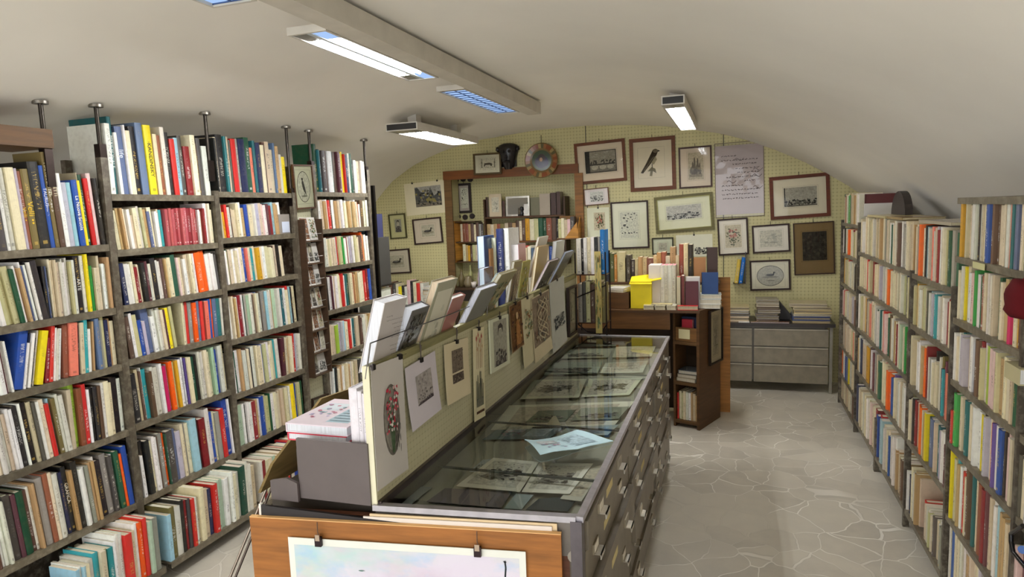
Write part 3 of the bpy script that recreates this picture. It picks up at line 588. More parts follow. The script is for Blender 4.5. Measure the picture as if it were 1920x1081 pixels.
def art(kind, rn):
    P = []; A = lambda pts, c: P.append((pts, c)); D = (62, 58, 52)
    if kind == 'duck':
        A(rect(.05, .05, .95, .95), (206, 198, 172)); A(ell(.5, .36, .4, .1), (176, 168, 142)); P.extend(ducky(.48, .47, .85, D))
        for i in range(6): A(ell(rn.uniform(.2, .8), rn.uniform(.25, .36), .07, .008), (120, 114, 96))
    elif kind == 'duck_oval':
        A(ell(.5, .5, .5, .5, 36), D); A(ell(.5, .5, .482, .475, 36), (200, 196, 178)); A(ell(.5, .44, .3, .05), (150, 146, 130)); P.extend(ducky(.5, .54, .5, (50, 50, 46))); A(ell(.5, .26, .16, .018), (110, 106, 96))
    elif kind == 'game_bird':
        A(ell(.5, .5, .5, .5, 36), D); A(ell(.5, .5, .47, .48, 36), (216, 214, 190)); A([(.42, .74), (.36, .62), (.42, .42), (.6, .26), (.66, .2), (.6, .44), (.5, .66)], (74, 72, 66)); A(ell(.42, .75, .06, .045), (60, 58, 54)); A(rect(.5, .2, .53, .3), D); A(ell(.5, .2, .22, .03), (130, 128, 112))
    elif kind == 'falcon':
        A([(.06, .16), (.16, .14), (.52, .5), (.72, .74), (.8, .9), (.7, .97), (.58, .94), (.42, .68), (.28, .46)], (70, 58, 42)); A(ell(.68, .9, .1, .07), (120, 108, 84)); A([(.78, .93), (.88, .88), (.78, .86)], (50, 44, 34))
        A([(.5, .5), (.68, .72), (.74, .6), (.6, .42)], (168, 156, 122)); A([(.34, .2), (.5, .34), (.66, .28), (.7, .12), (.56, .2), (.52, .02), (.42, .04), (.46, .2)], (128, 118, 88)); A(rect(.52, .3, .55, .46), D)
        for i in range(9): A(stroke([(.2+.04*i, .22+.05*i), (.26+.045*i, .3+.05*i)], .006)[0], (150, 136, 104))
    elif kind == 'bridge':
        A(rect(0, 0, 1, 1), (92, 88, 78)); A(rect(.14, .28, .97, .96), (170, 162, 142)); A(rect(.14, .06, .97, .28), (140, 134, 118)); A(rect(0, 0, .15, 1), (60, 58, 52))
        for cx in (.3, .56, .8): A(ell(cx, .24, .11, .11, 16), (196, 188, 164))
        A(rect(.14, .34, .95, .4), (74, 70, 62))
        for i in range(26): A(blob(rn.uniform(.16, .95), rn.uniform(.4, .55), .03, .05, rn), (84, 80, 70))
        for i in range(8): A(blob(rn.uniform(.2, .9), rn.uniform(.65, .92), .08, .03, rn), (186, 178, 158))
    elif kind in ('landscape', 'town', 'panorama', 'alps'):
        base = {'landscape': (182, 176, 158), 'town': (222, 220, 206), 'panorama': (206, 202, 188), 'alps': (176, 172, 160)}[kind]; A(rect(0, 0, 1, 1), base)
        if kind == 'landscape': A(rect(0, 0, .04, 1), (60, 58, 52)); A(rect(0, 0, 1, .05), (90, 86, 76))
        if kind == 'alps':
            A([(0, .95), (.1, .98), (.3, .6), (.5, .5), (.6, .98), (.72, .5), (1, .7), (1, .2), (0, .2)], (92, 92, 88)); A([(.4, .3), (.5, .46), (.75, .36), (.8, .2), (.5, .15)], (150, 140, 90)); A(rect(0, 0, 1, .2), (136, 126, 108))
            for i in range(44): A(blob(rn.uniform(.03, .97), rn.uniform(.1, .8), .05, .07, rn), rn.choice([(66, 66, 62), (110, 106, 92), (140, 134, 118), (164, 150, 84), (58, 56, 50)]))
        lo = {'landscape': (.08, .38), 'town': (.05, .62), 'panorama': (.05, .52), 'alps': (.05, .2)}[kind]
        for i in range(70 if kind != 'alps' else 14):
            v = rn.uniform(*lo)*rn.uniform(.7, 1); A(blob(rn.uniform(.04, .96), v, rn.uniform(.015, .06), rn.uniform(.02, .08), rn), rn.choice([(70, 68, 60), (96, 92, 82), (130, 126, 112), (52, 50, 46)]))
        for i in range(7): A(blob(rn.uniform(.2, .85), rn.uniform(.7, .93), .08, .025, rn), tuple(c-18 for c in base))
    elif kind == 'church':
        A(rect(0, 0, 1, 1), (170, 162, 156)); A([(0, .02), (0, .3), (.2, .42), (.22, .62), (.27, .62), (.28, .4), (.55, .45), (.6, .5), (.66, .84), (.7, .98), (.75, .84), (.8, .5), (1, .56), (1, 0)], (82, 72, 74)); A([(.05, .05), (.3, .2), (.6, .12), (.9, .3), (.95, .05)], (104, 94, 94))
        for i in range(30): A(blob(rn.random()*.9+.05, rn.uniform(.05, .45), .04, .03, rn), rn.choice([(66, 58, 60), (120, 110, 108)]))
        for i in range(10): A(blob(rn.uniform(.1, .6), rn.uniform(.55, .95), .05, .04, rn), rn.choice([(150, 142, 140), (188, 180, 174)]))
    elif kind == 'page_block':
        A(rect(0, .32, 1, 1), (126, 112, 96)); A(rect(0, 0, 1, .27), (96, 84, 74))
        for i in range(60): A(blob(rn.uniform(.06, .94), rn.choice([rn.uniform(.04, .24), rn.uniform(.36, .96)]), .05, .03, rn), rn.choice([(146, 132, 112), (104, 92, 78), (84, 74, 64)]))
    elif kind == 'flowers':
        A(ell(.5, .5, .48, .5, 26), (112, 106, 96)); A(ell(.47, .52, .4, .44, 26), (146, 140, 128))
        for i in range(16): x = rn.uniform(.3, .7); P.extend((q, (92, 112, 82)) for q in stroke([(x*.3+.36, .04), (x, rn.uniform(.4, .7))], .011))
        for i in range(74): A(blob(rn.uniform(.14, .8), rn.uniform(.34, .95), .055, .03, rn, 7), rn.choice([(198, 60, 78), (224, 120, 128), (232, 222, 212), (214, 206, 196), (176, 48, 66), (70, 104, 70)]))
        for i in range(14): A(blob(rn.uniform(.5, .86), rn.uniform(.05, .5), .02, .07, rn), (70, 70, 66))
    elif kind in ('rose', 'sprig'):
        A(rect(0, 0, 1, 1), (216, 204, 172)); P.extend((q, (86, 92, 58)) for q in stroke([(.5, .05), (.48, .3), (.5, .6)], .014))
        for i in range(46): t = rn.uniform(0, 6.28); k = rn.uniform(.1, .42); A(blob(.5+k*math.cos(t)*.95, .52+k*math.sin(t), .06, .04, rn, 7), rn.choice([(92, 98, 62), (120, 116, 78), (70, 74, 48)]))
        for i in range(16): A(blob(.5+rn.uniform(-.2, .2), .58+rn.uniform(-.16, .2), .07, .05, rn, 8), rn.choice([(190, 112, 96), (206, 142, 120), (168, 88, 78)]))
    elif kind == 'insects':
        A(rect(0, 0, 1, 1), (222, 220, 196))
        for cx, cy, s in [(.3, .88, .07), (.46, .93, .05), (.62, .9, .05), (.78, .93, .06), (.9, .86, .04), (.22, .78, .08), (.42, .74, .05), (.58, .8, .06), (.36, .66, .07), (.66, .7, .05), (.82, .74, .03), (.6, .6, .02), (.78, .58, .02), (.9, .55, .015), (.62, .48, .02), (.8, .45, .02), (.72, .35, .02), (.22, .5, .11), (.1, .4, .05), (.38, .42, .06), (.5, .33, .02), (.1, .2, .05), (.26, .22, .06), (.46, .2, .07), (.6, .2, .06), (.74, .22, .05), (.88, .2, .04)]:
            A(blob(cx, cy, s, s*.45, rn), (66, 62, 52)); A(blob(cx+s*.2, cy-s*.2, s*.5, s*.5, rn), (84, 80, 68))
    elif kind == 'figures':
        A(rect(0, 0, 1, 1), (196, 182, 154))
        for x, h in ((.3, .62), (.42, .78), (.55, .5), (.62, .74), (.74, .56)): A([(x-.1, .2), (x-.04, h), (x, h+.06), (x+.04, h), (x+.1, .2)], (110, 100, 84))
        for i in range(24): A(blob(rn.uniform(.15, .85), rn.uniform(.2, .45), .07, .05, rn), rn.choice([(98, 90, 76), (130, 120, 100), (150, 138, 114)]))
        A(rect(.1, .1, .9, .2), (148, 136, 112))
    elif kind == 'script':
        y = .86
        for ln, (a, b_) in enumerate([(.12, .4), (.12, .9), (.36, .86), (.42, .9), (.46, .92), (.22, .88), (.6, .84), (.12, .54), (.12, .84), (.12, .88), (.14, .86)]):
            x = a
            while x < b_:
                L = rn.uniform(.02, .07); pts = [(x+L*i/6, y+rn.uniform(-.009, .012)) for i in range(7)]; P.extend((q, (66, 60, 62)) for q in stroke(pts, .003)); x += L+rn.uniform(.012, .03)
            y -= .064
        for i in range(5): x = rn.uniform(.15, .8); v = rn.uniform(.25, .85); P.extend((q, (88, 80, 80)) for q in stroke([(x+.025*i_, v+.02*math.sin(i_*.9)) for i_ in range(9)], .003))
    elif kind == 'cactus':
        for x, h in ((.22, .95), (.4, .99), (.6, .92), (.78, .97)):
            P.extend((q, (150, 92, 78)) for q in stroke([(x, .55), (x+.04, .75), (x, h)], .018)); A(blob(x, h-.04, .09, .035, rn), (178, 96, 84)); A(blob(x+.05, h-.16, .08, .03, rn), (196, 160, 120))
        for i in range(9): x = .14+.09*i; P.extend((q, (74, 80, 68)) for q in stroke([(x, .18), (x+rn.uniform(-.05, .05), rn.uniform(.36, .52))], .026))
        A(rect(.1, .1, .9, .2), (120, 118, 100)); A(rect(.05, .02, .95, .05), (92, 64, 46))
    elif kind == 'portrait':
        A(rect(0, 0, 1, 1), (168, 164, 146)); A([(.1, 0), (.2, .36), (.4, .5), (.62, .5), (.82, .34), (.92, 0)], (92, 86, 80)); A(ell(.5, .64, .17, .18), (206, 196, 172)); A([(.3, .66), (.34, .88), (.52, .94), (.7, .86), (.7, .7), (.6, .82), (.42, .82)], (80, 72, 66))
        for i in range(24): A(blob(rn.uniform(.15, .9), rn.uniform(.03, .4), .07, .05, rn), rn.choice([(112, 104, 96), (74, 70, 66), (136, 130, 118)]))
    elif kind in ('saint', 'palm', 'arabesque', 'engraving', 'cards'):
        pal = {'saint': [(120, 86, 52), (78, 54, 42), (176, 142, 84), (60, 44, 38), (150, 104, 70)], 'palm': [(96, 122, 82), (160, 148, 92), (120, 140, 108), (196, 184, 140), (152, 108, 76)],
               'arabesque': [(150, 132, 110), (176, 160, 132), (112, 104, 96), (140, 110, 92), (128, 132, 116)], 'engraving': [(70, 70, 68), (120, 120, 114), (96, 96, 92), (160, 158, 148)],
               'cards': [(150, 110, 84), (200, 188, 168), (90, 66, 54), (176, 150, 120), (120, 124, 120)]}[kind]
        if kind in ('saint', 'arabesque', 'cards'): A(rect(0, 0, 1, 1), pal[0])
        hi = .45 if kind == 'engraving' else .97
        for i in range(60): A(blob(rn.uniform(.07, .93), rn.uniform(.03, hi), rn.uniform(.03, .12), rn.uniform(.02, .07), rn), rn.choice(pal))
        if kind == 'saint': A([(.3, .1), (.36, .6), (.5, .66), (.64, .6), (.72, .1)], (170, 118, 66)); A(ell(.5, .74, .1, .08), (206, 172, 128))
        if kind == 'arabesque':
            for k in range(5): P.extend((q, (206, 190, 156)) for q in stroke([(.2+.3*math.sin(k+i*.7)+.3, .08+.085*i) for i in range(11)], .012))
    elif kind == 'dark':
        A(rect(0, 0, 1, 1), (66, 60, 50))
        for i in range(50): A(blob(rn.uniform(.06, .94), rn.uniform(.05, .95), .07, .06, rn), rn.choice([(54, 48, 40), (84, 76, 62), (74, 68, 56)]))
    elif kind == 'faint':
        A(rect(0, 0, 1, 1), (214, 208, 186))
        for i in range(14): A(blob(rn.uniform(.25, .75), rn.uniform(.2, .75), .12, .06, rn), rn.choice([(190, 186, 166), (178, 174, 156), (200, 196, 176)]))
        for i in range(8): A(blob(rn.uniform(.2, .8), .26, .06, .02, rn), (140, 136, 118))
    elif kind == 'horse':
        A(rect(0, 0, 1, 1), (224, 216, 188)); A([(.26, .3), (.3, .56), (.6, .58), (.74, .5), (.7, .3), (.66, .3), (.62, .42), (.36, .42), (.3, .28)], (92, 84, 70))
        for x in (.12, .84): A([(x, .2), (x+.02, .9), (x+.05, .9), (x+.05, .2)], (120, 112, 94)); A(ell(x+.03, .6, .04, .12), (130, 122, 102))
        for i in range(12): A(blob(rn.uniform(.1, .9), .24, .05, .02, rn), (130, 122, 100))
    elif kind == 'engraved_plan':
        A(rect(0, 0, 1, 1), (222, 222, 206)); A([(.1, .3), (.3, .62), (.62, .58), (.9, .7), (.86, .42), (.6, .34), (.4, .2)], (150, 150, 140))
        for i in range(26): A(blob(rn.uniform(.15, .85), rn.uniform(.28, .68), rn.uniform(.05, .12), rn.uniform(.02, .05), rn, 7), rn.choice([(70, 70, 66), (104, 104, 98), (48, 48, 46)]))
        for i in range(60): A(blob(rn.uniform(.08, .9), rn.uniform(.12, .88), rn.uniform(.01, .04), rn.uniform(.006, .02), rn, 6), rn.choice([(92, 92, 86), (60, 60, 58)]))
    elif kind == 'brochure':
        A(rect(.55, .1, .95, .9), (186, 210, 220)); A(rect(.08, .55, .45, .85), (216, 226, 232))
        for i in range(26): A(blob(rn.uniform(.1, .45), rn.uniform(.2, .8), .04, .03, rn), rn.choice([(204, 138, 156), (190, 180, 210), (170, 196, 206)]))
        for i in range(7): A(rect(.58, .15+.1*i, .92, .18+.1*i), (160, 184, 196))
    return P
rn0 = random.Random(11)
def paste(b, P, x0, z0, x1, z1, y, step=.00022):
    for i, (pts, c) in enumerate(P):
        yy = y-step*(i+1)
        b.face([(x0+(x1-x0)*min(1, max(0, u)), yy, z0+(z1-z0)*min(1, max(0, v))) for u, v in pts], c)
def quad_pose(ax, c, px):
    if isinstance(px, dict): return px['pose']
    TL, TR, BR, BL = [at(x, y, ax, c) for x, y in px]
    C_ = (TL+TR+BR+BL)/4; W = ((TR-TL).length+(BR-BL).length)/2; H = ((TL-BL).length+(TR-BR).length)/2
    d = ((TR-TL)+(BR-BL)); h = d.x if ax == 1 else d.y
    return C_, W, H, -math.atan2(d.z, h)
def box4(x0, y0, x1, y1): return [(x0, y0), (x1, y0), (x1, y1), (x0, y1)]
def framed(name, label, ax, c, px, fcol, fw, mcol, r, kind, group='framed pictures on the pegboard wall', fmat='wood', inner=None, hook=True, glass=True, depth=.022):
    C_, W, H, a = quad_pose(ax, c, px)
    o = empty(name, C_, label, 'picture', group); o.rotation_euler = (0, a, 0 if ax == 1 else math.pi/2)
    w, h = W/2, H/2; b = MB()
    for q in ((-w, w, h-fw, h), (-w, w, -h, -h+fw), (-w, -w+fw, -h+fw, h-fw), (w-fw, w, -h+fw, h-fw)): b.box(q[0], q[1], -depth, 0, q[2], q[3], fcol)
    if inner:
        for q in ((-w+fw, w-fw, h-fw-.008, h-fw), (-w+fw, w-fw, -h+fw, -h+fw+.008), (-w+fw, -w+fw+.008, -h+fw, h-fw), (w-fw-.008, w-fw, -h+fw, h-fw)): b.box(q[0], q[1], -depth-.003, -.004, q[2], q[3], inner)
    b.build('frame', fmat, o)
    b = MB(); b.box(-w+fw*.8, w-fw*.8, -.008, -.002, -h+fw*.8, h-fw*.8, mcol); b.build('mount', 'paper', o)
    x0, x1, z0, z1 = -w+W*r[0], -w+W*r[2], -h+H*r[1], -h+H*r[3]
    b = MB(); m_ = .012
    for q in ((x0-m_, x1+m_, z1+m_-.002, z1+m_), (x0-m_, x1+m_, z0-m_, z0-m_+.002), (x0-m_, x0-m_+.002, z0-m_, z1+m_), (x1+m_-.002, x1+m_, z0-m_, z1+m_)): b.box(q[0], q[1], -.0086, -.008, q[2], q[3], tuple(x-45 for x in mcol))
    paste(b, art(kind, random.Random(len(label)*7)), x0, z0, x1, z1, -.0082, .00008)
    b.build('drawing', 'ink', o)
    if glass: b = MB(); b.face([(-w+fw, -.016, -h+fw), (w-fw, -.016, -h+fw), (w-fw, -.016, h-fw), (-w+fw, -.016, h-fw)], (255, 255, 255)); b.build('pane', 'picture_glass', o)
    if hook: b = MB(); b.cyl((0, -.004, h), (0, -.004, h+.035), .003, (60, 56, 50), n=6); b.build('hook', 'metal', o)
    return o
def sheet(name, label, ax, c, px, pcol, r, kind, group, curl=.0, clips=((0, 0),), cat='print', thick=.001, chain=.03, pm='paper'):
    C_, W, H, a = quad_pose(ax, c, px)
    o = empty(name, C_, label, cat, group); o.rotation_euler = (0, a, 0 if ax == 1 else math.pi/2)
    w, h = W/2, H/2
    def yy(z): t = (h-z)/H; return -curl*t*t
    b = MB(); n = 8
    vs = []; 
    for i in range(n+1):
        z = h-H*i/n
        vs += [(-w, yy(z), z), (w, yy(z), z), (-w, yy(z)+thick, z), (w, yy(z)+thick, z)]
    fs = []
    for i in range(n): k = 4*i; fs += [(k, k+4, k+5, k+1), (k+2, k+3, k+7, k+6), (k, k+2, k+6, k+4), (k+1, k+5, k+7, k+3)]
    fs += [(0, 1, 3, 2), (4*n, 4*n+2, 4*n+3, 4*n+1)]
    b.mesh(vs, fs, pcol); b.build('paper', pm, o)
    if kind:
        b = MB(); x0, x1, z0, z1 = -w+W*r[0], -w+W*r[2], -h+H*r[1], -h+H*r[3]
        for i, (pts, cc) in enumerate(art(kind, random.Random(len(label)*5+3))):
            P3 = []
            for u, v in pts:
                z = z0+(z1-z0)*min(1, max(0, v)); P3.append((x0+(x1-x0)*min(1, max(0, u)), yy(z)-.0006-.00012*i, z))
            b.face(P3, cc)
        b.build('drawing', 'ink', o)
    for u, k in clips:
        b = MB(); x = w*u
        b.box(x-.009, x+.009, -.008, .006, h-.012, h+.006, (52, 46, 44)); b.cyl((x, -.002, h+.004), (x, -.002, h+chain), .0025, (80, 72, 66), n=5); b.cyl((x-.006, -.004, h+.01), (x+.006, -.004, h+chain*.8), .0022, (96, 88, 80), n=5)
        b.build('clip', 'metal', o)
    return o
Yw = 7.895
MC = (222, 216, 190)
BR_, BK = (120, 62, 30), (52, 26, 22)
framed('framed_picture', 'small brown-framed picture of two animals, above the wooden beam', 1, 7.84, [(887, 289), (940, 285), (941, 326), (890, 328)], (96, 74, 42), .022, MC, (.2, .2, .84, .8), 'horse')
framed('framed_picture', 'large brown-framed bridge view hung beside the plate', 1, Yw, [(1076, 269), (1173, 260), (1174, 337), (1082, 348)], BR_, .034, (224, 208, 182), (.2, .25, .82, .78), 'bridge')
framed('framed_picture', 'large brown-framed falcon perched on a branch', 1, Yw, [(1181, 261), (1266, 254), (1268, 354), (1182, 360)], BR_, .042, (220, 208, 180), (.2, .26, .74, .8), 'falcon')
framed('framed_picture', 'dark-framed picture of standing figures beside the falcon', 1, Yw, [(1272, 277), (1335, 272), (1335, 350), (1274, 354)], (76, 40, 32), .018, (216, 200, 176), (.28, .2, .75, .86), 'figures')
o = sheet('poster', 'grey poster of handwritten lines in a shiny plastic sleeve', 1, Yw, [(1340, 275), (1433, 267), (1432, 399), (1342, 403)], (196, 182, 174), (.02, .02, .98, .98), 'script', None, 0, (), 'poster', .004)
def slv(b):
    n = 12; rr = random.Random(3); Z = [[.0]*(n+1) for _ in range(n+1)]
    for i in range(n+1):
        for j in range(n+1): Z[i][j] = -.008-rr.uniform(0, .0025)
    for i in range(n):
        for j in range(n):
            x0, x1 = -.25+.5*i/n, -.25+.5*(i+1)/n; z0, z1 = -.405+.81*j/n, -.405+.81*(j+1)/n
            b.face([(x0, Z[i][j], z0), (x1, Z[i+1][j], z0), (x1, Z[i+1][j+1], z1)], (255, 255, 255)); b.face([(x0, Z[i][j], z0), (x1, Z[i+1][j+1], z1), (x0, Z[i][j+1], z1)], (255, 255, 255))
b = MB(); slv(b); b.build('sleeve', 'plastic_sleeve', o)
b = MB()
for q in ((-.255, .255, .405, .411), (-.255, .255, -.411, -.405), (-.258, -.252, -.41, .41), (.252, .258, -.41, .41)): b.box(q[0], q[1], -.008, .002, q[2], q[3], (120, 104, 84))
b.build('rim', 'paint', o)
framed('framed_picture', 'large red-brown framed landscape below the curve of the vault', 1, Yw, [(1444, 332), (1556, 323), (1556, 404), (1443, 413)], (112, 48, 26), .036, (222, 212, 186), (.24, .28, .79, .72), 'landscape')
framed('framed_picture', 'small thin-framed town scene on white below the bridge view', 1, Yw, [(1095, 355), (1142, 350), (1142, 382), (1096, 386)], (130, 86, 66), .010, (232, 222, 216), (.24, .2, .78, .8), 'town')
sheet('print_sheet', 'unframed pale print of dark birds pinned under the small town scene', 1, Yw, [(1101, 390), (1143, 388), (1143, 449), (1102, 450)], (224, 224, 196), (.3, .3, .8, .85), 'sprig', 'unframed prints on the wall', 0, ((0, 0),))
framed('framed_picture', 'tall black-framed chart of many small insects', 1, Yw, [(1147, 380), (1217, 374), (1216, 465), (1146, 466)], BK, .018, (224, 222, 196), (.24, .22, .74, .78), 'insects')
framed('framed_picture', 'wide olive-framed town panorama with a glossy top edge', 1, Yw, [(1228, 370), (1338, 359), (1338, 429), (1229, 438)], (120, 108, 70), .03, (226, 224, 192), (.2, .34, .8, .72), 'panorama', inner=(176, 166, 104))
framed('framed_picture', 'small dark-framed print half hidden behind the row of old books', 1, Yw, [(1223, 446), (1263, 444), (1263, 476), (1223, 477)], (58, 48, 28), .014, (222, 224, 198), (.3, .25, .7, .68), 'faint')
sheet('print_sheet', 'pale print clipped to the wall behind the old books', 1, Yw, [(1268, 441), (1336, 438), (1336, 480), (1268, 482)], (226, 224, 200), (.5, .1, .92, .8), 'engraving', 'unframed prints on the wall', 0, ((0, 0),))
framed('framed_picture', 'black-framed bunch of reddish flowers beside the olive frame', 1, Yw, [(1345, 411), (1403, 407), (1403, 476), (1347, 479)], BK, .018, (232, 224, 206), (.24, .2, .78, .82), 'rose')
framed('framed_picture', 'black-framed faint grey drawing right of the flowers', 1, Yw, [(1410, 423), (1481, 418), (1481, 471), (1411, 475)], BK, .018, (228, 220, 202), (.2, .2, .8, .8), 'faint')
framed('framed_picture', 'black-framed duck in an oval above the paper stacks', 1, Yw, [(1406, 488), (1482, 486), (1482, 542), (1406, 545)], BK, .018, (230, 224, 198), (.17, .14, .84, .82), 'duck_oval')
framed('framed_picture', 'brown-mounted dark picture next to the bookcases', 1, Yw, [(1488, 418), (1565, 414), (1564, 512), (1488, 516)], (70, 44, 30), .012, (142, 118, 78), (.22, .27, .82, .82), 'dark')
sheet('print_sheet', 'large mounted mountain view pinned on the pegboard under the small ceiling light', 1, Yw, [(757, 345), (840, 336), (842, 397), (763, 405)], (222, 212, 178), (.24, .24, .84, .86), 'alps', 'unframed prints on the wall', 0, ((-.6, 0), (.55, 0)), chain=.02)
framed('framed_picture', 'small green-framed upright print beside the mounted mountain view', 1, Yw, [(730, 402), (761, 399), (763, 446), (732, 448)], (84, 76, 44), .016, (210, 204, 150), (.32, .26, .72, .78), 'portrait')
framed('framed_picture', 'dark-framed flying bird under the mountain view', 1, Yw, [(774, 411), (828, 406), (831, 454), (778, 459)], BK, .018, (214, 200, 176), (.26, .26, .76, .76), 'duck')
framed('framed_picture', 'dark-framed swimming duck, lowest picture near the bookcase end', 1, Yw, [(718, 469), (769, 465), (771, 511), (720, 514)], BK, .018, (216, 206, 182), (.22, .22, .8, .78), 'duck')
o = framed('framed_picture', 'black carved frame with a narrow ornament print inside the alcove', 1, 8.27, [(857, 344), (883, 343), (885, 398), (859, 400)], (40, 24, 20), .03, (190, 178, 164), (.26, .16, .76, .84), 'insects', fmat='paint')
b = MB()
for x, z in ((-.1, .24), (.1, .24), (-.1, -.24), (.1, -.24), (0, .25), (0, -.25)): b.cyl((x, -.028, z), (x, 0, z), .035, (40, 24, 20), n=10)
b.build('scroll', 'paint', o)
# black mask and plate above the beam
o = empty('mask', (-2.62, 7.88, 2.66), 'black grotesque mask hung above the wooden beam', 'mask')
b = MB(); prof = [(.05, -.15), (.08, -.10), (.105, -.02), (.125, .06), (.13, .11), (.12, .14), (.07, .16)]
rings = []
for w_, z in prof: rings.append([(w_*math.sin(t), -.11*(w_/.13)*math.cos(t)-.0, z) for t in (math.pi*(i/10-.5) for i in range(11))])
vs = [p for r_ in rings for p in r_]; b.mesh(vs, [(j*11+i, j*11+i+1, (j+1)*11+i+1, (j+1)*11+i) for j in range(6) for i in range(10)], (34, 30, 30), 0, None, True)
b.mesh(rings[0], [tuple(range(11))[::-1]], (30, 28, 28)); b.mesh(rings[-1], [tuple(range(11))], (30, 28, 28)); b.box(-.1, .1, -.005, .015, -.12, .14, (30, 26, 26)); b.build('face', 'gloss', o)
for s in (-1, 1):
    b = MB(); b.lathe([(.0, -.03), (.03, -.01), (.026, .03), (0, .04)], (s*.125, -.03, .09), (34, 30, 30), n=8); b.build('ear', 'gloss', o)
    b = MB(); b.cyl((s*.045, -.105, .06), (s*.045, -.115, .06), .02, (16, 14, 14), n=10); b.build('eye', 'gloss', o)
b = MB(); b.prism([(-.018, -.10, -.02), (.018, -.10, -.02), (0, -.10, .05)], (0, -.035, 0), (40, 36, 36)); b.build('nose', 'gloss', o)
b = MB(); b.box(-.04, .04, -.1, -.088, -.075, -.055, (14, 12, 12)); b.build('mouth', 'gloss', o)
o = empty('plate', (-2.19, 7.85, 2.59), 'round painted plate with an orange patterned rim, hung above the beam', 'plate')
b = MB(); b.lathe([(0, -.012), (.12, -.012), (.135, -.02), (.205, -.035), (.208, -.03), (.135, -.008), (0, .0)], (0, 0, 0), (122, 98, 58), axis='y', n=36); b.build('dish', 'gloss', o)
b = MB(); b.lathe([(0, -.0135), (.122, -.0135)], (0, 0, 0), (70, 84, 60), axis='y', n=30)
paste(b, [(ell(.5, .42, .36, .3), (58, 50, 62)), (ell(.5, .62, .2, .2), (70, 56, 48)), (ell(.47, .55, .08, .1), (180, 140, 100)), (ell(.55, .3, .2, .12), (44, 36, 50))], -.12, -.12, .12, .12, -.0136); b.build('painted_centre', 'gloss', o)
b = MB()
for i in range(32):
    ta, tb = math.pi*i/16, math.pi*(i+1)/16; r0, r1 = .145, .198
    b.face([(r0*math.cos(ta), -.024, r0*math.sin(ta)), (r1*math.cos(ta), -.035, r1*math.sin(ta)), (r1*math.cos(tb), -.035, r1*math.sin(tb)), (r0*math.cos(tb), -.024, r0*math.sin(tb))], [(132, 70, 36), (160, 136, 84), (92, 84, 48), (146, 98, 54)][(i*3+i//5) % 4])
b.build('rim_pattern', 'gloss', o); b = MB(); b.cyl((0, -.005, .2), (0, -.002, .3), .004, (60, 50, 40), n=6); b.build('hook', 'metal', o)
# ---------------------------------------------------------------- glass-topped counter with map drawers
def fy(x): return 1.957+.109*(x+1.185)            # the skewed near end
GM = (126, 116, 100); AL = (186, 182, 188)
r = empty('display_counter', (-.83, 3.5, 0), 'long glass-topped display counter with grey metal map drawers', 'display counter')
x0, x1, yb = -1.66, -.475, 5.14
sub('body', 'steel_paint', r, lambda b: (b.prism([(x0, fy(x0)+.01, .06), (x1, fy(x1)+.01, .06), (x1, yb, .06), (x0, yb, .06)], (0, 0, .80), (104, 96, 82)), b.box(x0, -1.20, 2.0, yb, .86, .985, (70, 62, 54))))
sub('case_floor', 'paper', r, lambda b: b.prism([(-1.19, fy(-1.19)+.02, .908), (-.49, fy(-.49)+.02, .908), (-.49, yb-.02, .908), (-1.19, yb-.02, .908)], (0, 0, .004), (168, 170, 154)))
sub('case_wall', 'steel_paint', r, lambda b: b.box(x1-.012, x1, fy(x1), yb, .86, .985, (128, 118, 102)))
sub('case_wall', 'steel_paint', r, lambda b: b.box(-1.19, x1, yb-.012, yb, .86, .985, (96, 88, 76)))
sub('case_wall', 'steel_paint', r, lambda b: b.prism([(-1.19, fy(-1.19), .86), (x1, fy(x1), .86), (x1, fy(x1)+.012, .86), (-1.19, fy(-1.19)+.012, .86)], (0, 0, .125), (120, 112, 104)))
def rim(b):
    e = .012
    b.prism([(x1-e, fy(x1)-e, .985), (x1+e, fy(x1)-e, .985), (x1+e, yb, .985), (x1-e, yb, .985)], (0, 0, .02), AL)
    b.prism([(-1.19, fy(-1.19)-.02, .985), (x1-e, fy(x1)-.02, .985), (x1-e, fy(x1)+.008, .985), (-1.19, fy(-1.19)+.008, .985)], (0, 0, .02), AL)
    b.box(-1.19, x1+e, yb-.01, yb+.012, .985, 1.005, AL); b.box(-1.20, -1.165, fy(-1.19), yb, .985, 1.012, (92, 80, 76))
sub('metal_rim', 'metal', r, rim)
sub('corner_post', 'metal', r, lambda b: b.box(x1-.03, x1+.008, fy(x1)-.022, fy(x1)+.02, .05, .99, (106, 100, 104)))
for a, c in ((fy(-.8)+.02, 3.02), (3.03, 4.08), (4.09, yb-.01)):
    sub('glass_pane', 'glass', r, lambda b: b.face([(-1.175, a, 1.0), (x1-.01, a if a > 2.5 else fy(x1)+.008, 1.0), (x1-.01, c, 1.0), (-1.175, c, 1.0)], (255, 255, 255)))
for yy in (2.42, 3.02, 4.08): sub('crossbar', 'metal', r, lambda b: b.box(-1.165, x1-.01, yy, yy+.012, .955, .962, (92, 104, 104)))
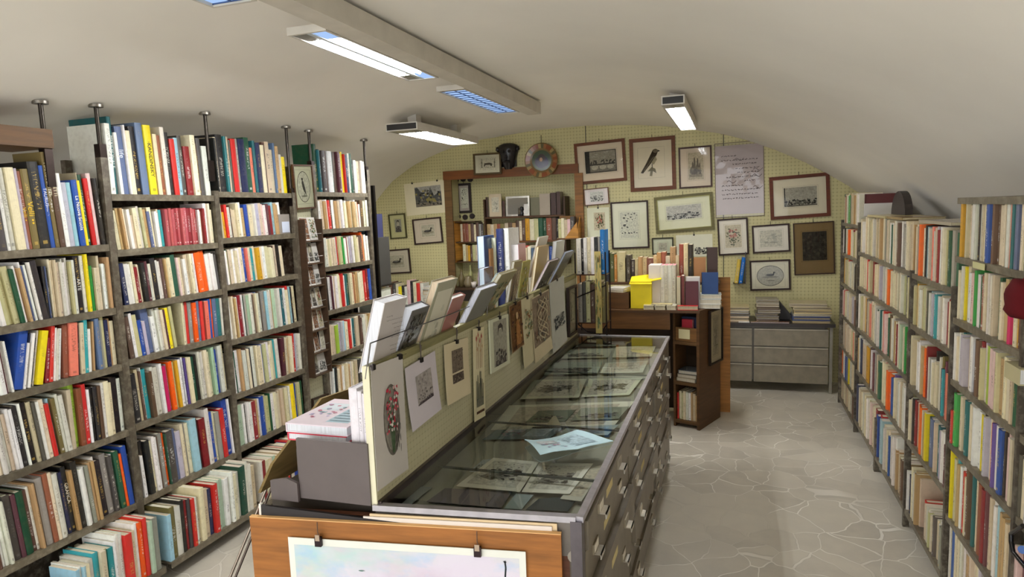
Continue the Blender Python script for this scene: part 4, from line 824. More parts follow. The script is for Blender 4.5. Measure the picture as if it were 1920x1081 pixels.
for yi, (ya, yc) in enumerate(((2.07, 3.03), (3.04, 4.05), (4.06, 5.12))):
    for zi, (za, zc) in enumerate(((.862, .965), (.712, .855), (.556, .705), (.40, .549), (.24, .393), (.09, .233))):
        pull = .004+(.028 if (yi, zi) in ((0, 2), (1, 3)) else .012 if (yi+zi) % 3 == 0 else 0)
        d = sub('drawer', 'steel_paint', r, lambda b: b.box(x1-.02, x1+pull, ya+.008, yc-.008, za, zc, GM))
        for fr in ((.17, .72) if zi else (.22, .66)):
            yh = ya+(yc-ya)*fr; zh = (za+zc)/2+.01
            h = sub('label_holder', 'metal', d, lambda b: (b.box(x1+pull, x1+pull+.006, yh-.04, yh+.04, zh-.008, zh+.028, (170, 160, 140)), b.box(x1+pull+.006, x1+pull+.030, yh-.035, yh+.035, zh-.010, zh-.006, (200, 194, 180)),
                b.box(x1+pull+.026, x1+pull+.030, yh-.035, yh+.035, zh-.026, zh-.006, (216, 210, 198))))
            if (zi+yi) % 2 or fr < .3:
                sub('card', 'paper', d, lambda b: b.box(x1+pull+.006, x1+pull+.0075, yh-.032, yh+.032, zh-.004, zh+.024, (222, 214, 196)))
        if zi < 3: sub('label_strip', 'paper', d, lambda b: b.box(x1+pull, x1+pull+.001, ya+.34, ya+.47, (za+zc)/2-.012, (za+zc)/2+.02, (206, 190, 140)))
# divider pegboard panel on the counter
r = empty('pegboard_divider', (-1.19, 3.5, 1.01), 'long low pegboard divider standing along the counter', 'pegboard divider')
for a, c in ((1.955, 3.62), (3.625, 5.12)): sub('panel', 'pegboard_counter', r, lambda b: b.box(-1.200, -1.180, a, c, 1.012, 1.492, (255, 255, 255)))
sub('edge_strip', 'paper', r, lambda b: b.box(-1.203, -1.177, 1.948, 1.955, 1.0, 1.494, (226, 220, 190)))
sub('top_strip', 'wood', r, lambda b: b.box(-1.202, -1.176, 1.955, 5.12, 1.462, 1.494, (150, 138, 100)))
XS = -1.168
G1 = 'prints hung on the pegboard divider'
sheet('print_sheet', 'tall grey-white print of pink flowers, nearest on the divider', 0, XS, [(697, 691), (753, 662), (765, 880), (704, 918)], (190, 184, 176), (.28, .2, .82, .8), 'flowers', G1, .006, ((-.9, 0), (.8, 0)), chain=.01)
sheet('print_sheet', 'white print of a dark steeple roofscape hung from a hook', 0, XS, [(764, 689), (819, 655), (820, 768), (764, 812)], (198, 190, 194), (.28, .3, .8, .78), 'church', G1, .012, ((0, 0),), chain=.07)
sheet('print_sheet', 'cream print with a brown page block in two parts', 0, XS, [(836, 649), (877, 629), (880, 738), (832, 759)], (206, 192, 158), (.28, .3, .74, .86), 'page_block', G1, .01, ((0, 0),), chain=.06)
sheet('print_sheet', 'narrow cream print of reddish stems over dark grasses', 0, XS, [(882, 622), (908, 609), (908, 782), (893, 784)], (214, 204, 166), (.12, .05, .9, .97), 'cactus', G1, .004, ((0, 0),), chain=.04)
sheet('print_sheet', 'grey-green portrait sheet with a bust in dark clothes', 0, XS, [(918, 601), (954, 587), (955, 681), (921, 700)], (204, 204, 176), (.16, .08, .86, .94), 'portrait', G1, .002, ((0, 0),), thick=.008)
sheet('print_sheet', 'dark brown devotional print between two paler sheets', 0, XS, [(955, 573), (979, 561), (979, 646), (957, 664)], (150, 128, 96), (.04, .02, .96, .98), 'saint', G1, .008, ((0, 0),))
sheet('print_sheet', 'long cream print with a narrow green and yellow design', 0, XS, [(978, 563), (1002, 549), (1003, 672), (977, 693)], (200, 190, 154), (.2, .4, .84, .84), 'palm', G1, .01, ((0, 0),))
sheet('print_sheet', 'wide printed sheet of tangled brown arabesques', 0, XS+.004, [(996, 559), (1031, 541), (1031, 653), (1000, 682)], (200, 186, 152), (.04, .22, .96, .98), 'arabesque', G1, .012, ((0, 0),))
sheet('print_sheet', 'pale grey engraving sheet with a dark landscape, farthest on the divider', 0, XS+.006, [(1031, 533), (1058, 513), (1061, 640), (1034, 662)], (178, 176, 162), (.1, .28, .92, .72), 'engraving', G1, .008, ((0, 0),))
framed('framed_picture', 'small dark-framed narrow picture at the far end of the divider', 0, XS, [(1062, 540), (1077, 533), (1078, 622), (1063, 632)], (50, 30, 26), .016, (186, 184, 164), (.2, .1, .8, .9), 'faint', 'framed pictures on the divider', hook=False)
# bin of books behind the divider
r = empty('book_bin', (-1.42, 3.4, 1.0), 'grey-brown open bin holding books behind the pegboard divider', 'book bin')
PC = (96, 86, 84)
sub('end_plate', 'paint', r, lambda b: (b.prism([(-1.485, 1.94, 1.0), (-1.197, 1.94, 1.0), (-1.197, 1.94, 1.222), (-1.487, 1.94, 1.222)], (0, .012, 0), PC), b.prism([(-1.60, 1.925, .99), (-1.485, 1.925, .99), (-1.485, 1.925, 1.06), (-1.53, 1.925, 1.075), (-1.60, 1.925, 1.06)], (0, .012, 0), PC)))
sub('tray', 'paint', r, lambda b: b.box(-1.50, -1.205, 1.955, 5.05, 1.0, 1.175, (74, 64, 58)))
sub('ledge', 'paint', r, lambda b: b.box(-1.31, -1.205, 2.11, 2.55, 1.408, 1.42, (74, 64, 58)))
sub('ledge_leg', 'paint', r, lambda b: b.box(-1.26, -1.22, 2.5, 2.54, 1.175, 1.408, (74, 64, 58)))
sub('side_board', 'wood', r, lambda b: b.prism([(-1.66, 1.94, 1.0), (-1.66, 2.62, 1.0), (-1.66, 2.62, 1.22), (-1.66, 2.36, 1.24), (-1.66, 2.02, 1.08)], (-.012, 0, 0), (150, 122, 82)))
sub('wire', 'metal', r, lambda b: b.tube([(-1.165, 1.95, 1.575), (-1.15, 2.6, 1.572), (-1.165, 3.1, 1.57)], .0022, (70, 66, 62)))
sub('wire_post', 'metal', r, lambda b: b.tube([(-1.192, 1.95, 1.45), (-1.165, 1.95, 1.575)], .003, (120, 116, 110)))
sub('wire_post', 'metal', r, lambda b: b.tube([(-1.182, 3.1, 1.45), (-1.165, 3.1, 1.57)], .003, (120, 116, 110)))
# books in the bin that show their covers to the aisle, leaning away from the camera
def cover_book(label, X, tl, bl, tr, th, cov, pg=(232, 230, 232), kind=None, z0=1.19, spine=False, group='books leaning behind the divider'):
    th *= .62
    B_ = at(*bl, 0, X); T_ = at(*tl, 1, B_.y); R_ = at(*tr, 2, T_.z)          # standing behind the divider, leaning out over its top edge
    al = max(-.2, min(.62, math.atan2(T_.x-B_.x, T_.z-B_.z))); w = max(.07, min(.26, R_.y-B_.y)); e1 = Vector((math.sin(al), 0, math.cos(al)))
    hid = min(.12, (B_.z-z0)/e1.z); h = (T_.z-B_.z)/e1.z+hid; org = B_-e1*hid
    M = Matrix(((0, -math.cos(al), e1.x, 0), (1, 0, 0, 0), (0, math.sin(al), e1.z, 0), (0, 0, 0, 1))); M.translation = org
    a, p = MB(), MB(); bt = .003
    a.box(0, w, 0, bt, 0, h, cov); a.box(0, w, th-bt, th, 0, h, cov); a.box(w-bt, w, bt, th-bt, 0, h, cov)
    if kind:
        paste(a, art(kind, random.Random(len(label))), w*.12, h*.12, w*.88, h*.9, -.0003, .0001)
    p.box(.004, w-bt, bt, th-bt, .004, h-.004, pg)
    o = a.build('book', 'gloss'); o.matrix_world = M; p.build('pages', 'page_block', o); return tag(o, label, 'book', group)
cover_book('white-edged book with a grey text cover, first behind the divider', -1.2035, (722, 568), (697, 690), (757, 556), .075, (196, 188, 184), (236, 238, 246), 'script', z0=1.44)
cover_book('book with a dark photo cover and white page edges, second behind the divider', -1.2035, (774, 583), (744, 664), (808, 572), .070, (92, 88, 86), (228, 234, 246), 'dark', z0=1.425)
cover_book('tall grey-green book with a stone relief cover, leaning far back', -1.2035, (822, 531), (785, 650), (855, 521), .05, (168, 164, 140), (226, 206, 178), 'faint')
cover_book('red and grey covered book leaning beside the tall grey-green one', -1.2035, (850, 560), (823, 630), (873, 552), .045, (170, 112, 104), (240, 240, 240), spine=True)
cover_book('large grey book lying back with bluish white page edges', -1.2035, (903, 544), (864, 622), (932, 533), .05, (128, 124, 116), (220, 226, 242))
cover_book('olive-grey book leaning past the large grey one', -1.24, (948, 515), (890, 595), (966, 506), .03, (172, 160, 120), (226, 224, 206), 'palm')
cover_book('pale blue edged book behind the olive-grey one', -1.275, (938, 516), (915, 548), (962, 503), .03, (170, 196, 206), (220, 224, 216))
cover_book('brown-grey print-covered book over the dark devotional print', -1.2035, (965, 491), (953, 567), (980, 487), .03, (150, 136, 100), (232, 228, 216), 'arabesque')
cover_book('olive and yellow covered book with a dark base', -1.2035, (981, 491), (972, 558), (993, 487), .016, (156, 148, 66), (236, 232, 220), 'palm')
cover_book('tan notebook leaning high behind the arabesque sheet', -1.25, (1010, 463), (1002, 522), (1030, 458), .03, (186, 156, 104), (232, 222, 190))
cover_book('narrow white spiral booklet sticking up in the bin', -1.30, (1011, 445), (1000, 489), (1023, 442), .02, (214, 206, 186), (232, 230, 226))
cover_book('dark photo-covered magazine with a white red-dotted edge', -1.2035, (1031, 491), (1008, 536), (1048, 485), .03, (104, 98, 92), (228, 212, 216), 'engraving')
cover_book('dark book leaning steeply before the wire rack', -1.25, (1062, 474), (1042, 512), (1079, 467), .03, (96, 92, 84), (176, 186, 206))
cover_book('grey-white plastic wrapped book at the far end of the bin', -1.30, (1044, 453), (1041, 487), (1067, 448), .05, (176, 174, 164), (214, 214, 212))
# upright books standing deeper in the bin
riser = empty('book_riser', (-1.55, 4.3, .99), 'low dark step in the bin carrying the upright books', 'riser')
sub('step', 'paint', riser, lambda b: b.box(-1.655, -1.45, 3.3, 5.0, .986, 1.30, (70, 60, 52)))
def upright(label, Xf, px0, px1, ptop, w_, col, pg=(236, 236, 230), z0=1.302, spine=True, y=None, face=None):
    """narrow side looking at the camera: thickness in x taken from the two columns at depth y"""
    A = at(px0, ptop, 1, y); B_ = at(px1, ptop, 1, y); h = A.z-z0
    a, p = MB(), MB(); t = B_.x-A.x
    if spine: put_book(a, p, t, w_, h, col, (230, 226, 214) if sum(col) < 380 else (60, 56, 60), rng.random(), None, True, pg); M = Matrix.Translation((A.x, y, z0)) @ Matrix.Rotation(-math.pi/2, 4, 'Z')
    else:
        bt = .003; a.box(0, bt, 0, w_, 0, h, col); a.box(t-bt, t, 0, w_, 0, h, face or col); a.box(bt, t-bt, w_-bt, w_, 0, h, col); p.box(bt, t-bt, .004, w_-bt, .003, h-.004, pg); M = Matrix.Translation((A.x, y, z0))
    o = a.build('book', 'book_cover' if spine else 'gloss'); o.matrix_world = M; p.build('pages', 'page_block', o)
    return tag(o, label, 'book', 'upright books in the bin')
upright('book with pale blue page edges and slate cover, leftmost of the upright ones', 0, 894, 907, 443, .19, (78, 104, 150), (210, 226, 232), spine=False, y=4.0, face=(74, 98, 146))
upright('thin orange-tan book between slate and pale green uprights', 0, 908, 919, 466, .17, (216, 160, 100), y=4.08)
upright('pale green-white upright book before the navy one', 0, 920, 929, 446, .17, (216, 220, 196), y=4.14)
upright('tall navy upright book towering in the bin', 0, 930, 942, 429, .17, (28, 42, 96), y=4.14)
upright('tall white upright book beside the navy one', 0, 943, 953, 428, .22, (232, 232, 228), y=4.16)
upright('thick pink-backed book with white page edges', 0, 955, 972, 458, .16, (224, 206, 210), (238, 234, 236), spine=False, y=4.2, face=(186, 138, 142))
upright('short book with blue-white edges and brown cover below the slate one', 0, 897, 908, 503, .14, (96, 66, 66), (204, 222, 240), z0=1.302, spine=False, y=3.44, face=(92, 62, 62))
for i, (a_, b_, c_, lb) in enumerate(((976, 981, (200, 70, 56), 'thin red pamphlet among the cream ones in the bin'), (982, 988, (222, 206, 172), 'cream pamphlet next to the thin red one'), (989, 995, (226, 222, 200), 'off-white pamphlet in the middle of the bin'), (996, 1000, (84, 104, 130), 'thin slate-blue pamphlet at the end of the cream ones'))):
    upright(lb, 0, a_, b_, 462+(i % 2)*3, .15, c_, y=4.62)
# flat books and white books at the near end of the bin
def flat(label, x0, x1, y0, y1, z0, z1, col, pg=(226, 228, 234), side='x', name='book', group='flat stacked books', rz=0, kind=None):
    o = None; bt = min(.004, (z1-z0)*.2) if name != 'volume' else (z1-z0)*.3; a, p = MB(), MB(); w_, d_, h = x1-x0, y1-y0, z1-z0
    a.box(-w_/2, w_/2, -d_/2, d_/2, 0, bt, col); a.box(-w_/2, w_/2, -d_/2, d_/2, h-bt, h, col)
    a.box(-w_/2, -w_/2+bt, -d_/2, d_/2, bt, h-bt, col) if side == 'x' else a.box(-w_/2, w_/2, d_/2-bt, d_/2, bt, h-bt, col)
    if kind:
        for i, (pts, c) in enumerate(art(kind, random.Random(len(label)))):
            a.face([(-w_/2+w_*(.04+.92*min(1, max(0, u))), -d_/2+d_*(.04+.92*min(1, max(0, v))), h+.0003+.00008*i) for u, v in pts], c)
    p.box(-w_/2+bt, w_/2-.004, -d_/2+.004, d_/2-.004, bt, h-bt, pg)
    o = a.build(name, 'gloss'); o.matrix_world = Matrix.Translation(((x0+x1)/2, (y0+y1)/2, z0)) @ Matrix.Rotation(rz, 4, 'Z'); p.build('pages', 'page_block', o)
    return tag(o, label, 'book' if name == 'book' else name.replace('_', ' '), group)
zs = [at(600, y_, 1, 2.0).z for y_ in (829, 814, 797)]; xa, xb_ = at(537, 815, 1, 2.0).x, at(652, 815, 1, 2.0).x
flat('lower pink-edged large book of the flat pair at the near end of the bin', xa+.004, xb_-.01, 2.0, 2.30, zs[0], zs[1]-.001, (222, 70, 90), rz=.01)
flat('upper large book with a red and lilac splashed cover, on the pink-edged one', xa, xb_, 2.0, 2.32, zs[1], zs[2], (232, 218, 226), kind='brochure', rz=-.005)
flat('thin dark-edged magazine lying behind the pink-edged stack', -1.50, -1.25, 2.50, 2.86, 1.177, 1.30, (96, 62, 66))
flat('light magazine with a yellowish cover lying further along the bin', -1.48, -1.24, 2.52, 2.84, 1.301, 1.325, (214, 208, 190), kind='brochure')
for i, (a_, b_, tp, lb) in enumerate(((653, 668, 727, 'white softcover standing at the near end of the bin, widest of three'), (669, 677, 733, 'white softcover in the middle of three at the near end of the bin'), (678, 688, 737, 'white softcover touching the divider at the near end of the bin'))):
    upright(lb, 0, a_, b_, tp, .12, (226, 220, 226), (236, 234, 240), z0=1.177, y=1.975)
# prints and papers inside the glass case
def lay(name, label, px, z, col, kind, cat='print', thick=.0015, group='prints inside the glass case', curl=0, rr=(.1, .1, .9, .9)):
    P = [at(x, y, 2, z) for x, y in px]; c = sum(P, Vector())/4
    o = empty(name, c, label, cat, group); Q = [p-c for p in P]           # TL TR BR BL
    b = MB(); n = 6
    def pt(u, v, dz=0):
        a = Q[3].lerp(Q[2], u); d = Q[0].lerp(Q[1], u); q = a.lerp(d, v); q.z += dz+curl*(math.sin(u*5+v*3)*.5+.5)*(abs(u-.5)*2); return q
    for i in range(n):
        for j in range(n): b.face([pt(i/n, j/n, thick), pt((i+1)/n, j/n, thick), pt((i+1)/n, (j+1)/n, thick), pt(i/n, (j+1)/n, thick)], col, 0, None, None, None, True)
    for i in range(n):
        for u0, v0, u1, v1 in ((i/n, 0, (i+1)/n, 0), (i/n, 1, (i+1)/n, 1), (0, i/n, 0, (i+1)/n), (1, i/n, 1, (i+1)/n)): b.face([pt(u0, v0), pt(u1, v1), pt(u1, v1, thick), pt(u0, v0, thick)], col)
    b.build('paper', 'paper', o)
    if kind:
        b = MB()
        for i, (pts, cc) in enumerate(art(kind, random.Random(len(label)*3))):
            b.face([pt(rr[0]+(rr[2]-rr[0])*min(1, max(0, u)), rr[1]+(rr[3]-rr[1])*min(1, max(0, v)), thick+.0005+.00008*i) for u, v in pts], cc)
        b.build('drawing', 'ink', o)
    return o
Zc = .918
lay('print_sheet', 'wide cream engraving with dark figures inside the glass case, left one of two', [(925, 858), (1010, 866), (975, 922), (855, 911)], Zc+.016, (238, 238, 222), 'engraved_plan')
lay('print_sheet', 'cream engraving of a wooded scene inside the case, right one of two', [(1012, 867), (1112, 869), (1068, 926), (978, 922)], Zc+.014, (240, 240, 226), 'engraved_plan')
lay('print_sheet', 'small bluish print under the left engraving in the case', [(905, 862), (945, 858), (915, 885), (880, 884)], Zc+.008, (176, 192, 196), 'engraving')
lay('paper_sheet', 'plain off-white sheet at the near right corner of the case', [(1095, 880), (1135, 870), (1090, 940), (1050, 935)], Zc+.01, (206, 206, 190), 'faint')
lay('book_strip', 'pale blue-grey strip lying near the front of the case', [(968, 925), (1000, 928), (978, 955), (945, 953)], Zc+.006, (170, 190, 192), None, 'strip')
lay('book_strip', 'grey metal strip slanting at the near left of the case', [(790, 912), (810, 913), (772, 945), (752, 945)], Zc+.006, (150, 160, 158), None, 'strip')
lay('folder', 'dark folder at the front right of the glass case', [(1010, 935), (1085, 930), (1065, 958), (985, 956)], Zc+.004, (52, 66, 70), None, 'folder')
lay('folder', 'purplish grey folder at the front left of the glass case', [(835, 915), (960, 922), (940, 952), (800, 940)], Zc+.004, (126, 120, 126), None, 'folder')
lay('newspaper', 'light blue folded newspaper lying on top of the counter glass', [(984, 829), (1082, 814), (1150, 827), (1013, 857)], 1.004, (190, 218, 226), 'brochure', 'newspaper', .003, 'papers on the counter glass', .02, (.05, .05, .9, .9))
specs = [((955, 760), (1190, 752), (1150, 800), (920, 806), (232, 234, 214), 'faint', 'long cream document pair inside the case'), ((1010, 770), (1080, 768), (1060, 790), (985, 792), (120, 132, 112), 'engraving', 'grey-green opened print on the long cream document'),
         ((1090, 765), (1180, 762), (1160, 785), (1070, 788), (150, 156, 136), 'engraving', 'greyish landscape strip right of the opened print'), ((940, 800), (1060, 800), (1030, 822), (905, 824), (112, 134, 140), 'brochure', 'bluish brochure row behind the newspaper'),
         ((1065, 800), (1160, 796), (1140, 815), (1040, 820), (176, 190, 184), 'brochure', 'pale brochure row behind the newspaper'), ((1000, 712), (1100, 710), (1085, 745), (975, 748), (226, 230, 206), 'engraved_plan', 'engraved view in the middle of the case, left half'),
         ((1105, 710), (1205, 708), (1180, 740), (1090, 744), (222, 228, 202), 'engraved_plan', 'engraved view in the middle of the case, right half'), ((1035, 680), (1130, 678), (1120, 700), (1020, 702), (170, 180, 164), 'engraving', 'grey print in the far middle of the case'),
         ((1135, 680), (1215, 676), (1205, 698), (1125, 700), (206, 210, 190), 'faint', 'pale sheet in the far middle of the case'), ((1065, 655), (1150, 653), (1140, 670), (1052, 672), (186, 190, 168), 'engraving', 'greenish sheet towards the far end of the case'),
         ((1155, 650), (1230, 648), (1222, 668), (1148, 670), (202, 204, 176), 'faint', 'cream sheet towards the far end of the case'), ((1090, 634), (1160, 632), (1155, 648), (1080, 650), (160, 168, 156), 'brochure', 'grey leaflet at the far end of the case'),
         ((1165, 632), (1242, 630), (1236, 646), (1160, 648), (214, 206, 150), 'faint', 'yellowish leaflet at the far end of the case')]
for i, s in enumerate(specs): lay('print_sheet', s[6], s[:4], Zc+.004+.004*(i % 3), s[4], s[5], 'print')
o = empty('paper_figure', (-.86, 3.14, Zc), 'small standing cream paper tag inside the case', 'tag'); sub('tag_body', 'paper', o, lambda b: b.prism([(-.90, 3.14, Zc), (-.82, 3.14, Zc), (-.85, 3.16, .965), (-.865, 3.16, .965)], (0, .004, 0), (214, 206, 170)))
# ---------------------------------------------------------------- things at the near end of the counter
ang = math.atan2(2.002-1.859, -.533+1.642)
def front_frame(x, y, z): return Matrix.Translation((x, y, z)) @ Matrix.Rotation(ang, 4, 'Z')
L_ = math.hypot(1.109, .143)
o = empty('plywood_board', (-1.642, 1.859, .05), 'orange-brown plywood board leaning at the near end of the counter', 'board', rz=ang)
b = MB(); b.box(0, L_, -.008, .008, 0, .90, (170, 104, 54)); b.build('board', 'wood', o); b = MB(); b.box(0, L_, -.009, .009, .90, .903, (226, 178, 120)); b.build('top_edge', 'paper', o)
m, nt, bb = nodes('watercolour'); g = nt.nodes.new('ShaderNodeTexCoord'); base = lin((196, 208, 196)); cc = base
for sc_, col_, lo_, off in ((2.0, (206, 184, 206), .5, 0), (2.6, (168, 212, 204), .55, 7), (3.4, (214, 206, 220), .5, 13), (4.5, (150, 190, 222), .62, 21)):
    mp = nt.nodes.new('ShaderNodeMapping'); mp.inputs['Location'].default_value = (off, off, off); mp.inputs['Scale'].default_value = (1, 1, 1.8); nt.links.new(g.outputs['Object'], mp.inputs[0])
    cc = mixc(nt, mth(nt, 'MULTIPLY', ramp(nt, noise(nt, mp.outputs[0], sc_, 4, .6), lo_-.08, lo_+.12), .8), cc, lin(col_))
nt.links.new(cc, bb.inputs['Base Color']); bb.inputs['Roughness'].default_value = .6
o = empty('watercolour', (-1.49, 1.862, .05), 'pastel watercolour with a small dark spire, clipped to the plywood board', 'painting', rz=ang)
b = MB(); b.box(0, .85, -.003, 0, .1, .84, (226, 226, 216)); b.build('sheet', 'paper', o)
rr = random.Random(4); P = [(q, (56, 60, 62)) for q in stroke([(.78, .80), (.782, .78), (.779, .75), (.784, .70), (.79, .62)], .003)]
P += [(blob(.78+rr.uniform(-.05, .06), rr.uniform(.60, .72), .008, .01, rr), (70, 74, 76)) for _ in range(16)]+[(blob(.78, .803, .007, .004, rr), (40, 40, 44)), (blob(.27+rr.uniform(-.02, .02), .735, .012, .003, rr), (120, 150, 140)), ([(.70, .62), (.705, .70), (.715, .62)], (90, 130, 210)), ([(.765, .58), (.779, .70), (.80, .58)], (64, 70, 74))]
b = MB(); b.box(.022, .828, -.0036, -.003, .12, .815, (255, 255, 255))
for i, (pts, c) in enumerate(P): b.face([(u, -.0039-.0001*i, v) for u, v in pts], c, 1)
b.build('painting', ['watercolour', 'ink'], o)
for u in (.12, .69):
    b = MB(); b.tube([(u, -.010, .905), (u, -.012, .87), (u+.004, -.012, .855)], .002, (120, 96, 80)); b.box(u-.012, u+.012, -.016, -.004, .818, .852, (60, 48, 50)); b.box(u-.008, u+.008, -.018, -.014, .84, .862, (190, 170, 150)); b.build('clip', 'metal', o)
def slab(name, label, cat, x, y, w_, d_, z0, z1, col, mat='paint', group='boards stacked behind the plywood'):
    o = empty(name, (x, y, z0), label, cat, group, rz=ang); b = MB(); b.box(0, w_, 0, d_, 0, z1-z0, col); b.build('panel', mat, o); return o
slab('backing_board', 'dark red-brown wooden panel with a small metal lock beside the plywood', 'board', -1.64, 1.895, 1.172, .020, .05, .962, (112, 66, 50), 'wood')
o = empty('lock', (-.50, 2.040, .86), 'small round metal lock on the edge of the wooden panel', 'lock', rz=ang)
b = MB(); b.cyl((0, .0, 0), (0, -.010, 0), .022, (176, 168, 156), n=14); b.cyl((0, -.010, .0), (0, -.016, 0), .010, (120, 112, 100), n=10); b.build('plate', 'metal', o)
slab('foam_board', 'cream-edged foam board standing against the metal end', 'board', -1.20, 1.932, .655, .006, .05, .975, (226, 200, 160), 'paper')
slab('foam_board', 'white-edged card behind the plywood board', 'board', -1.22, 1.922, .66, .005, .05, .968, (226, 216, 206), 'paper')
o = empty('portfolio', (-1.63, 1.868, .06), 'black portfolio folder slipped behind the plywood board', 'portfolio', rz=ang)
b = MB(); b.prism([(0, 0, 0), (.95, 0, 0), (.95, 0, .865), (.02, 0, .93)], (0, .012, 0), (30, 24, 24)); b.build('cover', 'paint', o)
b = MB(); b.prism([(-.002, -.001, 0), (.006, -.001, 0), (.026, -.001, .934), (.018, -.001, .934)], (0, .014, 0), (226, 222, 212)); b.build('white_edge', 'paper', o)
o = empty('metal_rods', (-1.75, 2.0, 0), 'pair of thin metal rods leaning left of the plywood board', 'rods')
P0, P1 = at(506, 900, 1, 2.15), at(430, 1085, 1, 2.02); P2, P3 = at(510, 912, 1, 2.13), at(440, 1085, 1, 2.0)
d = (P1-P0); P1 = P0+d*((P0.z-.01)/(P0.z-P1.z)); d = (P3-P2); P3 = P2+d*((P2.z-.01)/(P2.z-P3.z))
sub('rod', 'metal', o, lambda b: b.cyl(P1, P0, .0055, (150, 136, 122), n=8)); sub('rod', 'metal', o, lambda b: b.cyl(P3, P2, .005, (90, 78, 70), n=8))
# ---------------------------------------------------------------- wire rack at the far end of the counter
r = empty('wire_rack', (-1.08, 5.2, 1.006), 'dark wire rack with two shelves at the far end of the counter', 'wire rack')
RX0, RX1, RY0, RY1 = -1.185, -.945, 5.125, 5.30
sub('frame', 'metal', r, lambda b: [b.cyl((x, y, 1.006), (x, y, 1.66), .006, (44, 34, 32), n=6) for x in (RX0, RX1) for y in (RY0, RY1)]+[b.tube([(RX0, RY0, 1.30), (RX1, RY0, 1.40)], .005, (44, 34, 32))])
for z in (1.10, 1.485): sub('shelf', 'metal', r, lambda b: (b.box(RX0, RX1, RY0, RY1, z-.008, z, (90, 60, 44)),))
sub('foot', 'metal', r, lambda b: b.tube([(RX0, RY0, 1.10), (RX0+.08, RY0, 1.03), (RX1-.05, RY0, 1.012), (RX1, RY0, 1.09)], .006, (40, 32, 30)))
FAREA_MIN = 420
def frow(items, x0, x1, y, z, H, dep, group, where, lean=0, keep=False):
    """row of books whose spines look at the camera (-y)"""
    tot = sum(w_ for _, w_, _, _ in items); x = x0
    for c, w_, hh, lb in items:
        t = (x1-x0)*w_/tot; a, p = MB(), MB(); h = H*hh; col = jit(PAL[c][1], 5) if isinstance(c, str) else c
        dk = sum(col) < 380
        put_book(a, p, t*.96, dep, h, col, INKL[rng.randrange(3)] if dk else INKD[rng.randrange(4)], rng.random(), None, h > .2, (220, 206, 176))
        M_ = Matrix.Translation((x, y+rng.uniform(0, .012), z)) @ Matrix.Rotation(-math.pi/2, 4, 'Z') @ Matrix.Rotation(math.radians(lean), 4, 'X')
        k0, k1 = pj((x, y, z)), pj((x+t, y, z+h))
        if abs((k1[0]-k0[0])*(k1[1]-k0[1])) < FAREA_MIN and not keep:
            put_book(mass, mass, t*.96, dep, h, col, INKL[0] if dk else INKD[0], rng.random(), M_, h > .2, (220, 206, 176), 1); x += t; continue
        o = a.build('book', 'book_cover'); o.matrix_world = M_
        p.build('pages', 'page_block', o); tag(o, lb+where, 'book', group); x += t
frow([('v', 4, .93, 'off-white book next to the divider'), ('k', 2, .93, 'thin black book second from the divider'), ('w', 3, .95, 'white book between a thin black and a cream one'), ('c', 3, .95, 'cream book between two white ones'), ('w', 3, .96, 'white book before the black one'), ('k', 3, .96, 'black book beside the grey one'), ('g', 2, .96, 'grey book before the bright blue one'), ((0, 110, 178), 4, 1.15, 'bright blue tall book'), ], RX0+.01, RX1-.004, RY0+.012, 1.486, .30, .15, 'books in the wire rack', ', upper shelf of the wire rack')
frow([('g', 4, .9, 'grey book nearest the divider'), ('d', 3, .94, 'dark-grey book'), ('l', 4, .96, 'pale-olive book'), ('u', 4, .9, 'brown book'), ('i', 5, .96, 'beige book'), ('L', 4, .92, 'olive book')], RX0+.01, RX1-.008, RY0+.012, 1.101, .34, .15, 'books in the wire rack', ', lower shelf of the wire rack')
sheet('poster_strip', 'narrow mottled yellow and grey strip hung on the wire rack', 1, 5.11, [(1116, 471), (1128, 471), (1128, 624), (1116, 624)], (196, 176, 110), (.05, .02, .95, .98), 'palm', None, .01, (), 'strip', .003)
# ---------------------------------------------------------------- wooden counter and shelf unit across the end of the aisle
WC = (104, 66, 38)
r = empty('wooden_counter', (-1.0, 6.25, 0), 'dark wooden counter top behind the glass counter', 'counter')
sub('top_board', 'wood', r, lambda b: b.prism([(-2.0, 5.95, 1.056), (-.28, 5.95, 1.056), (-.115, 6.40, 1.056), (-.115, 6.58, 1.056), (-2.0, 6.58, 1.056)], (0, 0, .022), (96, 62, 38)))
sub('front_panel', 'wood', r, lambda b: b.box(-1.95, -.535, 5.965, 5.985, .905, 1.055, (128, 84, 50)))
sub('back_panel', 'wood', r, lambda b: b.box(-1.95, -.535, 6.54, 6.56, .02, 1.055, (60, 38, 24)))
sub('leg', 'wood', r, lambda b: b.box(-1.95, -1.90, 6.0, 6.5, 0, .905, WC))
r = empty('standing_board', (-.09, 6.6, 0), 'tall orange-brown wooden panel standing beside the shelf unit', 'panel')
sub('panel', 'wood', r, lambda b: b.box(-.20, -.03, 6.565, 6.60, .0, 1.305, (186, 122, 62)))
before = set(bpy.data.objects)
r = empty('shelf_unit', (-.41, 6.25, 0), 'open dark wooden shelf unit at the right end of the wooden counter', 'shelf unit')
sub('side_panel', 'wood', r, lambda b: b.box(-.308, -.282, 5.955, 6.425, .0, 1.055, (98, 64, 40)))
sub('side_panel', 'wood', r, lambda b: b.box(-.535, -.515, 5.965, 6.425, .0, 1.055, (104, 70, 44)))
sub('back_panel', 'wood', r, lambda b: b.box(-.515, -.308, 6.2, 6.212, .04, 1.055, (56, 36, 24)))
for z in (.79, .42, .065): sub('shelf', 'wood', r, lambda b: b.box(-.515, -.308, 5.965, 6.2, z-.03, z, (108, 74, 46)))
framed('framed_picture', 'narrow dark-framed print hung on the side of the shelf unit', 0, -.276, {'pose': (Vector((-.279, 6.29, .80)), .29, .50, 0)}, (44, 26, 20), .014, (222, 216, 190), (.3, .15, .7, .85), 'faint', 'framed pictures on furniture', hook=False)
